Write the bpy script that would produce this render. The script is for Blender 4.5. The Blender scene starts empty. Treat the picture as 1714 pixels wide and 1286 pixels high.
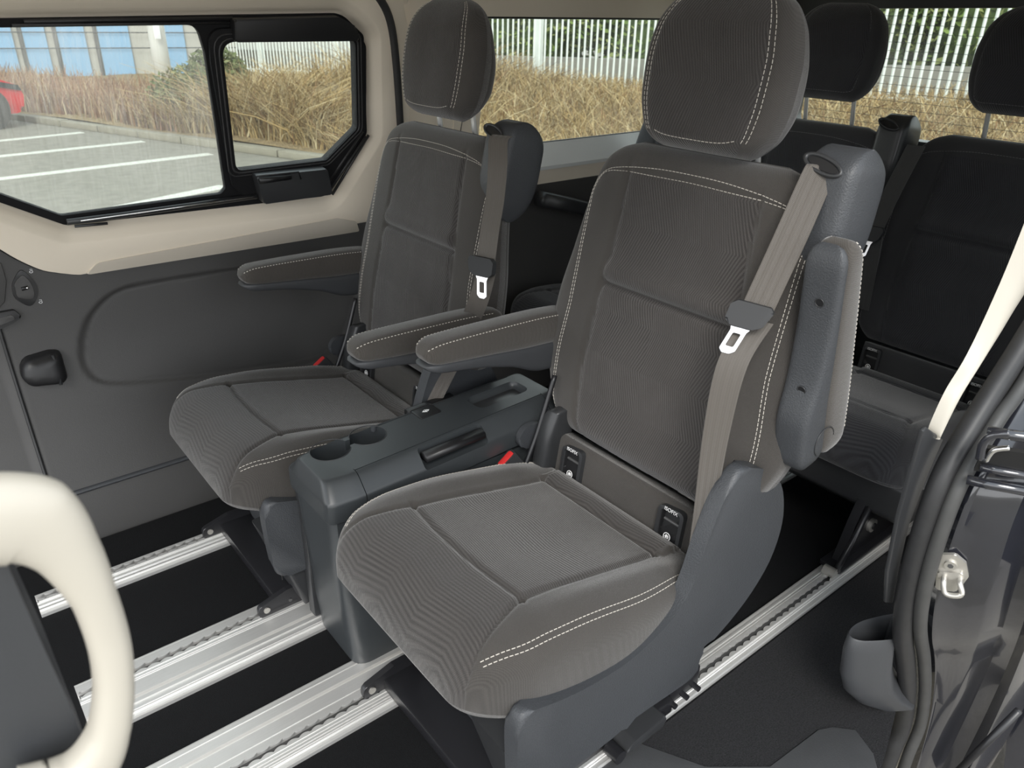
import bpy, bmesh, math, random
import numpy as np
from mathutils import Vector, Matrix
R_ = random.Random(7)
scn = bpy.context.scene
COL = scn.collection
# ------------------------------------------------------------------ camera
PW, PH, FPX = 1714, 1286, 1288.0
def _cam():
    d = np.array([2630.264 - PW / 2, -(46.02 - PH / 2), -FPX]); ex = d / np.linalg.norm(d)
    hd = np.array([math.cos(-.02), math.sin(-.02), 0]); up = np.cross(hd, ex); up /= np.linalg.norm(up)
    if up[1] < 0: up = -up
    return np.stack([ex, np.cross(up, ex), up])
RC = _cam(); CC = np.array([0, 0, 1.25])
cam_d = bpy.data.cameras.new('camera'); cam = bpy.data.objects.new('camera', cam_d); COL.objects.link(cam)
cam_d.sensor_width = 36; cam_d.lens = 36 * FPX / PW; cam_d.clip_start = .02; cam_d.clip_end = 300
cam.matrix_world = Matrix.Translation(CC.tolist()) @ Matrix(RC.tolist()).to_4x4()
cam_d.dof.use_dof = True; cam_d.dof.focus_distance = 1.6; cam_d.dof.aperture_fstop = 9
scn.camera = cam
# ------------------------------------------------------------------ light
wd = bpy.data.worlds.new('world'); scn.world = wd; wd.use_nodes = True
nt = wd.node_tree; bg = nt.nodes['Background']
tc = nt.nodes.new('ShaderNodeTexCoord'); sx = nt.nodes.new('ShaderNodeSeparateXYZ'); rmp = nt.nodes.new('ShaderNodeValToRGB')
nt.links.new(tc.outputs['Generated'], sx.inputs[0]); nt.links.new(sx.outputs['Z'], rmp.inputs[0]); nt.links.new(rmp.outputs[0], bg.inputs[0])
rmp.color_ramp.elements[0].position = 0.0; rmp.color_ramp.elements[0].color = (.98, .99, 1, 1)
rmp.color_ramp.elements[1].position = .7; rmp.color_ramp.elements[1].color = (.50, .55, .60, 1)
bg.inputs[1].default_value = 1.55
sun_d = bpy.data.lights.new('sun', 'SUN'); sun = bpy.data.objects.new('sun', sun_d); COL.objects.link(sun)
sun_d.energy = 1.5; sun_d.angle = math.radians(24); sun_d.color = (1, .965, .91)
sun.rotation_euler = Vector((-.55, -.62, .76)).to_track_quat('Z', 'Y').to_euler()
scn.view_settings.view_transform = 'Standard'; scn.view_settings.look = 'None'
scn.view_settings.exposure = .95; scn.view_settings.gamma = 1.0; scn.view_settings.use_curve_mapping = False

# ------------------------------------------------------------------ geometry helpers
def ray(px):
    return RC @ np.array([px[0] - PW / 2, -(px[1] - PH / 2), -FPX])
def on(px, axis, val):
    d = ray(px); return CC + d * (val - CC[axis]) / d[axis]
def onp(px, p0, n):
    d = ray(px); n = np.array(n, float); return CC + d * (np.dot(np.array(p0) - CC, n) / np.dot(d, n))
def sstep(a, b, x):
    t = np.clip((x - a) / (b - a), 0, 1); return t * t * (3 - 2 * t)
def itp(x, xs, ys):
    return float(np.interp(x, xs, ys))
def smooth_itp(x, xs, ys):                     # monotone-ish cubic through the table
    xs = list(xs); ys = list(ys)
    if x <= xs[0]: return ys[0]
    if x >= xs[-1]: return ys[-1]
    i = max(j for j in range(len(xs) - 1) if xs[j] <= x)
    def m(j):
        if j == 0: return (ys[1] - ys[0]) / (xs[1] - xs[0])
        if j == len(xs) - 1: return (ys[-1] - ys[-2]) / (xs[-1] - xs[-2])
        a = (ys[j] - ys[j - 1]) / (xs[j] - xs[j - 1]); b = (ys[j + 1] - ys[j]) / (xs[j + 1] - xs[j])
        return 0 if a * b <= 0 else 2 * a * b / (a + b)
    h = xs[i + 1] - xs[i]; t = (x - xs[i]) / h
    return (ys[i] * (2 * t**3 - 3 * t * t + 1) + h * m(i) * (t**3 - 2 * t * t + t) + ys[i + 1] * (-2 * t**3 + 3 * t * t) + h * m(i + 1) * (t**3 - t * t))
def catmull(pts, n=8, closed=False):
    P = [np.array(p, float) for p in pts]; out = []; N = len(P)
    rng = range(N if closed else N - 1)
    for i in rng:
        if closed: a, b, c, d = P[i - 1], P[i], P[(i + 1) % N], P[(i + 2) % N]
        else: a, b, c, d = P[max(i - 1, 0)], P[i], P[i + 1], P[min(i + 2, N - 1)]
        for k in range(n):
            t = k / n
            out.append(.5 * (2 * b + (c - a) * t + (2 * a - 5 * b + 4 * c - d) * t * t + (3 * b - a - 3 * c + d) * t**3))
    if not closed: out.append(P[-1])
    return out
def resample(pts, n, closed=False):
    P = [np.array(p, float) for p in pts]
    if closed: P = P + [P[0]]
    L = [0]
    for a, b in zip(P, P[1:]): L.append(L[-1] + np.linalg.norm(b - a))
    out = []
    A = np.array(P); q = np.linspace(0, L[-1], n + 1)[:-1] if closed else np.linspace(0, L[-1], n)
    return [np.array([np.interp(s, L, A[:, k]) for k in range(A.shape[1])]) for s in q]
def fillet(poly, r, seg=6):                     # closed 2-D polygon with rounded corners; r a number or list
    out = []; N = len(poly)
    for i in range(N):
        p0, p1, p2 = [np.array(poly[j % N], float) for j in (i - 1, i, i + 1)]
        rr = r[i] if isinstance(r, (list, tuple)) else r
        a = p0 - p1; b = p2 - p1; la = np.linalg.norm(a); lb = np.linalg.norm(b); a /= la; b /= lb
        ang = math.acos(max(-1, min(1, a @ b)))
        if rr <= 0 or ang > 3.1: out.append(p1); continue
        t = min(rr / math.tan(ang / 2), la * .48, lb * .48)
        s, e = p1 + a * t, p1 + b * t
        for k in range(seg + 1):
            u = k / seg; out.append((1 - u)**2 * s + 2 * u * (1 - u) * p1 + u * u * e)
    return out

CUR = None
def wloc(o):
    L = Vector((0, 0, 0))
    while o is not None: L += o.location; o = o.parent
    return L
def link(name, me, mat, parent=None, loc=None):
    o = bpy.data.objects.new(name, me); COL.objects.link(o)
    for m in (mat if isinstance(mat, (list, tuple)) else [mat]): me.materials.append(m)
    if parent is not None:
        L = wloc(parent); o.parent = parent
    else:
        if loc is None:
            vs = np.array([v.co[:] for v in me.vertices]); mn, mx = vs.min(0), vs.max(0)
            loc = ((mn[0] + mx[0]) / 2, (mn[1] + mx[1]) / 2, mn[2])
        L = Vector(loc); o.location = L
    me.transform(Matrix.Translation(-L)); me.update()
    return o
def mesh(name, V, F, mat, parent=None, smooth=True, attr=None, mats=None, auto=None):
    me = bpy.data.meshes.new(name); me.from_pydata([tuple(map(float, v)) for v in V], [], [tuple(map(int, f)) for f in F])
    if smooth: me.polygons.foreach_set('use_smooth', [True] * len(me.polygons))
    if mats is not None: me.polygons.foreach_set('material_index', mats)
    if attr is not None:
        a = me.attributes.new('fab', 'FLOAT_VECTOR', 'POINT'); a.data.foreach_set('vector', np.array(attr, dtype=np.float32).ravel())
    me.update(); return link(name, me, mat, parent)
def from_bm(name, bm, mat, parent=None, smooth=True, sharp=35):
    bmesh.ops.recalc_face_normals(bm, faces=bm.faces[:])
    me = bpy.data.meshes.new(name); bm.to_mesh(me); bm.free()
    if smooth:
        me.polygons.foreach_set('use_smooth', [True] * len(me.polygons))
        me.set_sharp_from_angle(angle=math.radians(sharp))
    return link(name, me, mat, parent)
def tag(o, label, cat, group=None, kind=None):
    o['label'] = label; o['category'] = cat
    if group: o['group'] = group
    if kind: o['kind'] = kind
    return o
def struct(o, label=None, cat=None):
    o['kind'] = 'structure'
    if label: o['label'] = label
    if cat: o['category'] = cat
    return o
def empty(name, loc, label=None, cat=None, group=None):
    o = bpy.data.objects.new(name, None); COL.objects.link(o); o.location = loc; o.empty_display_size = .1
    if label: tag(o, label, cat, group)
    return o
def copy_tree(o, parent=None):
    c = o.copy(); COL.objects.link(c); c.parent = parent
    for ch in list(o.children): copy_tree(ch, c)
    return c
def bm_new(): return bmesh.new()
def add_box(bm, lo, hi, r=0, seg=2, M=None):
    lo = np.array(lo, float); hi = np.array(hi, float)
    g = bmesh.ops.create_cube(bm, size=1); vs = g['verts']
    for v in vs: v.co = Vector((lo + hi) / 2) + Vector([v.co[k] * (hi - lo)[k] for k in range(3)])
    if r > 0:
        es = list({e for v in vs for e in v.link_edges})
        g = bmesh.ops.bevel(bm, geom=es, offset=r, segments=seg, affect='EDGES', profile=.5)
        vs = list({v for f in g['faces'] for v in f.verts} | {v for v in vs if v.is_valid})
    if M is not None: bmesh.ops.transform(bm, matrix=M, verts=vs)
    return vs
def add_cyl(bm, p0, p1, r, n=16, r2=None):
    p0, p1 = Vector(p0), Vector(p1); d = p1 - p0
    M = Matrix.Translation((p0 + p1) / 2) @ d.to_track_quat('Z', 'Y').to_matrix().to_4x4()
    return bmesh.ops.create_cone(bm, cap_ends=True, segments=n, radius1=r, radius2=r if r2 is None else r2, depth=d.length, matrix=M)['verts']
def add_prism(bm, poly, frame, t0, t1, bev=0, seg=2):
    """closed 2-D polygon pushed from depth t0 to t1; frame(a,b,t) -> point"""
    v0 = [bm.verts.new(tuple(frame(p[0], p[1], t0))) for p in poly]
    v1 = [bm.verts.new(tuple(frame(p[0], p[1], t1))) for p in poly]
    n = len(poly); f0 = bm.faces.new(v0[::-1]); f1 = bm.faces.new(v1)
    for i in range(n): bm.faces.new((v0[i], v0[(i + 1) % n], v1[(i + 1) % n], v1[i]))
    if bev > 0:
        es = [e for e in f1.edges] + [e for e in f0.edges]
        bmesh.ops.bevel(bm, geom=es, offset=bev, segments=seg, affect='EDGES', profile=.5)
def box(name, lo, hi, mat, parent=None, r=0, seg=2):
    bm = bm_new(); add_box(bm, lo, hi, r, seg); return from_bm(name, bm, mat, parent)
def cyl(name, p0, p1, r, mat, parent=None, n=20, r2=None):
    bm = bm_new(); add_cyl(bm, p0, p1, r, n, r2); return from_bm(name, bm, mat, parent)
def prism(name, poly, frame, t0, t1, mat, parent=None, bev=0, seg=3):
    bm = bm_new(); add_prism(bm, poly, frame, t0, t1, bev, seg); return from_bm(name, bm, mat, parent)
def tube_geo(path, ra, rb=None, n=10, up=(0, 0, 1), closed=False, V=None, F=None, expo=2):
    """sweep an ellipse (ra sideways, rb along up); ra, rb numbers or functions of 0..1"""
    P = [np.array(p, float) for p in path]; N = len(P)
    V = [] if V is None else V; F = [] if F is None else F; b0 = len(V)
    U0 = np.array(up, float)
    for i, p in enumerate(P):
        t = (P[(i + 1) % N] - P[i - 1]) if closed else P[min(i + 1, N - 1)] - P[max(i - 1, 0)]
        t /= (np.linalg.norm(t) + 1e-12)
        s = np.cross(t, U0); s /= (np.linalg.norm(s) + 1e-12); u = np.cross(s, t)
        q = i / max(1, N - 1); a = ra(q) if callable(ra) else ra; b = (rb(q) if callable(rb) else rb) if rb is not None else a
        for k in range(n):
            th = 2 * math.pi * k / n; cs, sn = math.cos(th), math.sin(th)
            cs = math.copysign(abs(cs)**(2 / expo), cs); sn = math.copysign(abs(sn)**(2 / expo), sn)
            V.append(p + s * a * cs + u * b * sn)
    for i in range(N if closed else N - 1):
        for k in range(n):
            j = (i + 1) % N
            F.append((b0 + i * n + k, b0 + i * n + (k + 1) % n, b0 + j * n + (k + 1) % n, b0 + j * n + k))
    if not closed:
        F.append(tuple(b0 + k for k in range(n))[::-1]); F.append(tuple(b0 + (N - 1) * n + k for k in range(n)))
    return V, F
def tube(name, path, ra, mat, parent=None, rb=None, n=12, up=(0, 0, 1), closed=False, expo=2):
    V, F = tube_geo(path, ra, rb, n, up, closed, expo=expo); return mesh(name, V, F, mat, parent)
def ribbon(name, path, sides, width, thick, mat, parent=None):
    """flat strap: path points, per point sideways direction"""
    V, F = [], []
    N = len(path)
    for i in range(N):
        p = np.array(path[i], float); s = np.array(sides[i], float); s /= np.linalg.norm(s)
        t = np.array(path[min(i + 1, N - 1)], float) - np.array(path[max(i - 1, 0)], float); t /= np.linalg.norm(t)
        nn = np.cross(s, t); nn /= np.linalg.norm(nn)
        for a, b in ((-1, -1), (1, -1), (1, 1), (-1, 1)): V.append(p + s * a * width / 2 + nn * b * thick / 2)
    L = 0; A = []
    for i in range(N):
        if i: L += np.linalg.norm(np.array(path[i], float) - np.array(path[i - 1], float))
        for a in (-1, 1, 1, -1): A.append((a * width / 2, L, 0))
    for i in range(N - 1):
        for k in range(4): F.append((i * 4 + k, i * 4 + (k + 1) % 4, i * 4 + 4 + (k + 1) % 4, i * 4 + 4 + k))
    F.append((3, 2, 1, 0)); F.append(tuple(4 * (N - 1) + k for k in range(4)))
    o = mesh(name, V, F, mat, parent, attr=A); o.data.set_sharp_from_angle(angle=math.radians(50)); return o
def loft(name, rings, mat, parent=None, closed=True, smooth=True, cap=False, sharp=None):
    V, F = [], []; n = len(rings[0])
    for r in rings: V += [tuple(p) for p in r]
    for i in range(len(rings) - 1):
        for k in range(n if closed else n - 1):
            F.append((i * n + k, i * n + (k + 1) % n, (i + 1) * n + (k + 1) % n, (i + 1) * n + k))
    if cap: F.append(tuple(range(n))[::-1]); F.append(tuple((len(rings) - 1) * n + k for k in range(n)))
    o = mesh(name, V, F, mat, parent, smooth)
    if sharp: o.data.set_sharp_from_angle(angle=math.radians(sharp))
    return o
def boolean(o, cutters):
    """cut holes; modifiers applied through the depsgraph, the cutters removed"""
    for c in cutters:
        m = o.modifiers.new('cut', 'BOOLEAN'); m.operation = 'DIFFERENCE'; m.solver = 'EXACT'; m.object = c
    dg = bpy.context.evaluated_depsgraph_get(); dg.update()
    me = bpy.data.meshes.new_from_object(o.evaluated_get(dg))
    o.modifiers.clear(); o.data = me
    me.polygons.foreach_set('use_smooth', [True] * len(me.polygons)); me.set_sharp_from_angle(angle=math.radians(35))
    for c in cutters: bpy.data.objects.remove(c)
def text_mesh(name, body, size, M, mat, parent, extrude=.0002):
    cu = bpy.data.curves.new(name, 'FONT'); cu.body = body; cu.size = size; cu.extrude = extrude; cu.align_x = 'CENTER'; cu.align_y = 'CENTER'
    o = bpy.data.objects.new(name, cu); COL.objects.link(o)
    dg = bpy.context.evaluated_depsgraph_get(); dg.update()
    me = bpy.data.meshes.new_from_object(o.evaluated_get(dg)); bpy.data.objects.remove(o)
    me.transform(M); me.materials.clear(); me.name = name
    return link(name, me, mat, parent)

# ------------------------------------------------------------------ materials
class NT:
    def __init__(s, nt): s.nt = nt
    def n(s, t, **kw):
        nd = s.nt.nodes.new(t)
        for k, v in kw.items(): setattr(nd, k, v)
        return nd
    def set(s, sock, v):
        if isinstance(v, bpy.types.NodeSocket): s.nt.links.new(v, sock)
        else: sock.default_value = v
    def m(s, op, a, b=0.0, c=0.0):
        nd = s.n('ShaderNodeMath', operation=op); s.set(nd.inputs[0], a); s.set(nd.inputs[1], b)
        if op in ('MULTIPLY_ADD', 'SMOOTH_MIN', 'WRAP', 'PINGPONG'): s.set(nd.inputs[2], c)
        return nd.outputs[0]
    def mix(s, f, a, b):
        nd = s.n('ShaderNodeMix', data_type='RGBA'); s.set(nd.inputs[0], f); s.set(nd.inputs[6], a); s.set(nd.inputs[7], b); return nd.outputs[2]
    def noise(s, vec, scale, detail=3, rough=.5):
        nd = s.n('ShaderNodeTexNoise'); s.set(nd.inputs['Vector'], vec); nd.inputs['Scale'].default_value = scale
        nd.inputs['Detail'].default_value = detail; nd.inputs['Roughness'].default_value = rough; return nd.outputs[0]
def c4(c): return (c[0], c[1], c[2], 1)
def pbr(name, col, rough=.5, metal=0, spec=.5, var=0, vscale=20, bump=0, bscale=400, bdist=.001, sheen=0, coat=0, detail=3, stretch=None):
    m = bpy.data.materials.new(name); m.use_nodes = True; T = NT(m.node_tree); b = m.node_tree.nodes['Principled BSDF']
    b.inputs['Base Color'].default_value = c4(col); b.inputs['Roughness'].default_value = rough; b.inputs['Metallic'].default_value = metal
    b.inputs['Specular IOR Level'].default_value = spec; b.inputs['Sheen Weight'].default_value = sheen; b.inputs['Coat Weight'].default_value = coat
    tcn = T.n('ShaderNodeTexCoord'); vec = tcn.outputs['Object']
    if stretch:
        mp = T.n('ShaderNodeMapping'); T.set(mp.inputs[0], vec); mp.inputs['Scale'].default_value = stretch; vec = mp.outputs[0]
    if var:
        f = T.noise(vec, vscale, detail); T.set(b.inputs['Base Color'], T.mix(f, c4([x * (1 - var) for x in col]), c4([min(1, x * (1 + var)) for x in col])))
    if bump:
        bp = T.n('ShaderNodeBump'); bp.inputs['Strength'].default_value = bump; bp.inputs['Distance'].default_value = bdist
        T.set(bp.inputs['Height'], T.noise(vec, bscale, 2)); T.set(b.inputs['Normal'], bp.outputs[0])
    return m
def fabric_mat(name, col, ribs=1.0):
    """twill with a herringbone rib on the inserts; attribute fab = (u, v, insert mask)"""
    m = bpy.data.materials.new(name); m.use_nodes = True; T = NT(m.node_tree); b = m.node_tree.nodes['Principled BSDF']
    at = T.n('ShaderNodeAttribute', attribute_name='fab'); sp = T.n('ShaderNodeSeparateXYZ'); T.set(sp.inputs[0], at.outputs['Vector'])
    u, v, k = sp.outputs
    cell = T.m('PINGPONG', T.m('ADD', v, 10.0), .085)                     # zig-zag along the seat
    sgn = T.m('PINGPONG', T.m('ADD', u, 10.0), .11)
    t = T.m('ADD', T.m('MULTIPLY', u, 1.0), T.m('MULTIPLY', cell, T.m('MULTIPLY_ADD', k, .9, -.54)))
    t2 = T.m('SINE', T.m('MULTIPLY', T.m('ADD', t, T.m('MULTIPLY', sgn, .15)), 2 * math.pi / .0052))
    tw = T.m('SINE', T.m('MULTIPLY', T.m('ADD', u, v), 2 * math.pi / .0024))
    tw2 = T.m('SINE', T.m('MULTIPLY', T.m('SUBTRACT', u, v), 2 * math.pi / .0031))
    tcn = T.n('ShaderNodeTexCoord'); nz = T.noise(tcn.outputs['Object'], 900, 2); nz2 = T.noise(tcn.outputs['Object'], 9, 3)
    fade = T.noise(tcn.outputs['Object'], 16, 2)
    ribh = T.m('MULTIPLY', T.m('MULTIPLY', t2, k), T.m('MULTIPLY', fade, 1.5))
    twh = T.m('MULTIPLY', T.m('ADD', tw, tw2), .22)
    h = T.m('ADD', T.m('ADD', T.m('MULTIPLY', ribh, 1.1 * ribs), twh), T.m('MULTIPLY', nz, .9))
    bp = T.n('ShaderNodeBump'); bp.inputs['Strength'].default_value = .55; bp.inputs['Distance'].default_value = .0007
    T.set(bp.inputs['Height'], h); T.set(b.inputs['Normal'], bp.outputs[0])
    f = T.m('ADD', T.m('ADD', T.m('MULTIPLY', T.m('ADD', ribh, 0), .42 * ribs), T.m('MULTIPLY', twh, .5)), T.m('ADD', T.m('MULTIPLY', nz, .5), T.m('MULTIPLY', nz2, .35)))
    colm = T.mix(f, c4([x * .55 for x in col]), c4([x * 1.55 for x in col]))
    ins = T.n('ShaderNodeMix', data_type='RGBA', blend_type='MULTIPLY'); T.set(ins.inputs[0], k); T.set(ins.inputs[6], colm); ins.inputs[7].default_value = (.93, .93, .97, 1)
    T.set(b.inputs['Base Color'], ins.outputs[2]); b.inputs['Roughness'].default_value = .9
    b.inputs['Specular IOR Level'].default_value = .2; b.inputs['Sheen Weight'].default_value = .35; b.inputs['Sheen Roughness'].default_value = .45
    return m
def web_mat(name, col):
    m = bpy.data.materials.new(name); m.use_nodes = True; T = NT(m.node_tree); b = m.node_tree.nodes['Principled BSDF']
    at = T.n('ShaderNodeAttribute', attribute_name='fab'); sp = T.n('ShaderNodeSeparateXYZ'); T.set(sp.inputs[0], at.outputs['Vector'])
    u, v, k = sp.outputs
    a = T.m('SINE', T.m('MULTIPLY', u, 2 * math.pi / .0042)); w = T.m('SINE', T.m('MULTIPLY', T.m('ADD', v, T.m('MULTIPLY', T.m('PINGPONG', T.m('ADD', u, 1.0), .006), .8)), 2 * math.pi / .0022))
    h = T.m('ADD', T.m('MULTIPLY', a, .4), T.m('MULTIPLY', w, .6))
    bp = T.n('ShaderNodeBump'); bp.inputs['Strength'].default_value = .4; bp.inputs['Distance'].default_value = .0005
    T.set(bp.inputs['Height'], h); T.set(b.inputs['Normal'], bp.outputs[0])
    f = T.m('MULTIPLY_ADD', h, .25, .5); T.set(b.inputs['Base Color'], T.mix(f, c4([x * .75 for x in col]), c4([x * 1.25 for x in col])))
    b.inputs['Roughness'].default_value = .55; b.inputs['Sheen Weight'].default_value = .3
    return m
def glass_mat(name, tint=(.93, .97, .95), dust=0.0, refl=.06):
    m = bpy.data.materials.new(name); m.use_nodes = True; T = NT(m.node_tree); nt = m.node_tree
    nt.nodes.remove(nt.nodes['Principled BSDF']); out = nt.nodes['Material Output']
    tr = T.n('ShaderNodeBsdfTransparent'); tr.inputs[0].default_value = c4(tint)
    gl = T.n('ShaderNodeBsdfGlossy'); gl.inputs['Roughness'].default_value = .02
    fr = T.n('ShaderNodeFresnel'); ge = T.n('ShaderNodeNewGeometry'); T.set(fr.inputs[0], T.m('MULTIPLY_ADD', ge.outputs['Backfacing'], -.76, 1.45))
    mx = T.n('ShaderNodeMixShader'); T.set(mx.inputs[0], fr.outputs[0]); T.set(mx.inputs[1], tr.outputs[0]); T.set(mx.inputs[2], gl.outputs[0])
    last = mx.outputs[0]
    if dust:
        df = T.n('ShaderNodeBsdfTranslucent'); df.inputs[0].default_value = (.9, .86, .8, 1)
        tcn = T.n('ShaderNodeTexCoord'); mp = T.n('ShaderNodeMapping'); T.set(mp.inputs[0], tcn.outputs['Object']); mp.inputs['Scale'].default_value = (90, 1, 6)
        nz = T.noise(mp.outputs[0], 2.2, 4, .6); nz2 = T.noise(tcn.outputs['Object'], 4, 2)
        f = T.m('MULTIPLY', T.m('POWER', T.m('MULTIPLY', nz, nz2), 1.3), dust * 2.2)
        m2 = T.n('ShaderNodeMixShader'); T.set(m2.inputs[0], f); T.set(m2.inputs[1], last); T.set(m2.inputs[2], df.outputs[0]); last = m2.outputs[0]
    T.set(out.inputs[0], last); return m
M = {}
M['fabric'] = fabric_mat('seat fabric', (.053, .0485, .0445))
M['fabric_shaded'] = fabric_mat('rear fabric with shade in colour', (.042, .042, .045))  # front seat fabric darkened: the rear row's shade is in its colour
M['arm_fabric'] = fabric_mat('armrest fabric', (.062, .056, .050), 0)
M['web'] = web_mat('belt webbing', (.072, .062, .052))
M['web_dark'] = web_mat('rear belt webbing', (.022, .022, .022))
M['plastic'] = pbr('grained dark plastic', (.042, .044, .048), .48, bump=.35, bscale=700, bdist=.0006, var=.08, vscale=15)
M['shell'] = pbr('grained grey shell plastic', (.043, .046, .051), .46, bump=.8, bscale=420, bdist=.0010, var=.06, vscale=12)
M['smooth'] = pbr('smooth dark plastic', (.03, .031, .033), .35, var=.08, vscale=30)
M['grip'] = pbr('matt grip plastic', (.030, .031, .033), .6, spec=.3)
M['console'] = pbr('console plastic', (.034, .038, .041), .36, bump=.15, bscale=900, bdist=.0004, var=.1, vscale=10)
M['matt'] = pbr('matt black frame', (.010, .010, .011), .65, spec=.15)
M['black'] = pbr('black plastic', (.012, .012, .013), .4)
M['blackmetal'] = pbr('black painted steel', (.012, .012, .014), .35, spec=.6, var=.2, vscale=20)
M['alu'] = pbr('brushed aluminium', (.80, .79, .77), .42, metal=.7, var=.10, vscale=30, bump=.12, bscale=120, bdist=.0005, stretch=(1, 40, 40))
M['slot'] = pbr('rail slot', (.10, .10, .10), .5, metal=.4)
M['chrome'] = pbr('chrome', (.85, .85, .86), .12, metal=1)
M['satin'] = pbr('polished steel post', (.82, .82, .80), .25, metal=.55)
M['steel'] = pbr('zinc steel', (.58, .56, .52), .38, metal=.75, var=.08, vscale=60)
M['carpet'] = pbr('black carpet', (.0085, .0088, .0096), .95, spec=.15, var=.7, vscale=420, bump=.9, bscale=800, bdist=.003)
M['carpet_grey'] = pbr('charcoal loop carpet', (.026, .026, .0275), .95, spec=.15, var=.9, vscale=330, bump=1, bscale=700, bdist=.003)
M['beige'] = pbr('beige trim', (.78, .70, .58), .6, bump=.2, bscale=600, bdist=.0004, var=.04, vscale=5)
M['ivory'] = pbr('ivory handle', (.45, .42, .36), .42, var=.03, vscale=8)
M['silver'] = pbr('silver trim', (.66, .60, .51), .38, metal=.25)
M['door'] = pbr('dark door trim', (.055, .0535, .0525), .52, bump=.45, bscale=520, bdist=.0007, var=.08, vscale=8)
M['rubber'] = pbr('black rubber', (.024, .024, .025), .45, var=.3, vscale=60)
M['seal'] = pbr('grey rubber seal', (.055, .055, .054), .45, var=.2, vscale=40)
M['paint'] = pbr('navy black paint', (.020, .021, .027), .16, spec=.7, coat=.8, var=.15, vscale=30)
M['red'] = pbr('red plastic', (.62, .03, .03), .4)
M['thread'] = pbr('ivory thread', (.62, .58, .52), .8)
M['thread_shaded'] = pbr('rear thread with shade in colour', (.20, .20, .20), .8)  # rear row stitching, its shade painted into the colour
M['white'] = pbr('white print', (.8, .8, .8), .6)
M['mat'] = pbr('rubber step mat', (.040, .041, .043), .6, bump=.4, bscale=500, bdist=.0008, var=.12, vscale=20)
M['privacy'] = glass_mat('privacy glass', tint=(.45, .47, .47))
M['sill'] = pbr('window ledge with sky light in colour', (.86, .88, .86), .4)  # whitened: sky light on the quarter window ledge is in the colour
M['glass'] = glass_mat('side glass', dust=.22)
M['glass_clear'] = glass_mat('clear glass', dust=.05)
M['asphalt'] = pbr('asphalt', (.205, .19, .155), .9, var=.35, vscale=8, bump=.6, bscale=120, bdist=.01, detail=8)
M['pave'] = pbr('pale pavement', (.27, .25, .22), .9, var=.3, vscale=60, bump=.5, bscale=200, bdist=.005)
M['line'] = pbr('white road paint', (.52, .51, .45), .8, var=.42, vscale=22)
M['kerb'] = pbr('kerb stone', (.23, .21, .16), .85, var=.25, vscale=6, bump=.5, bscale=60, bdist=.01)
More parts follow.
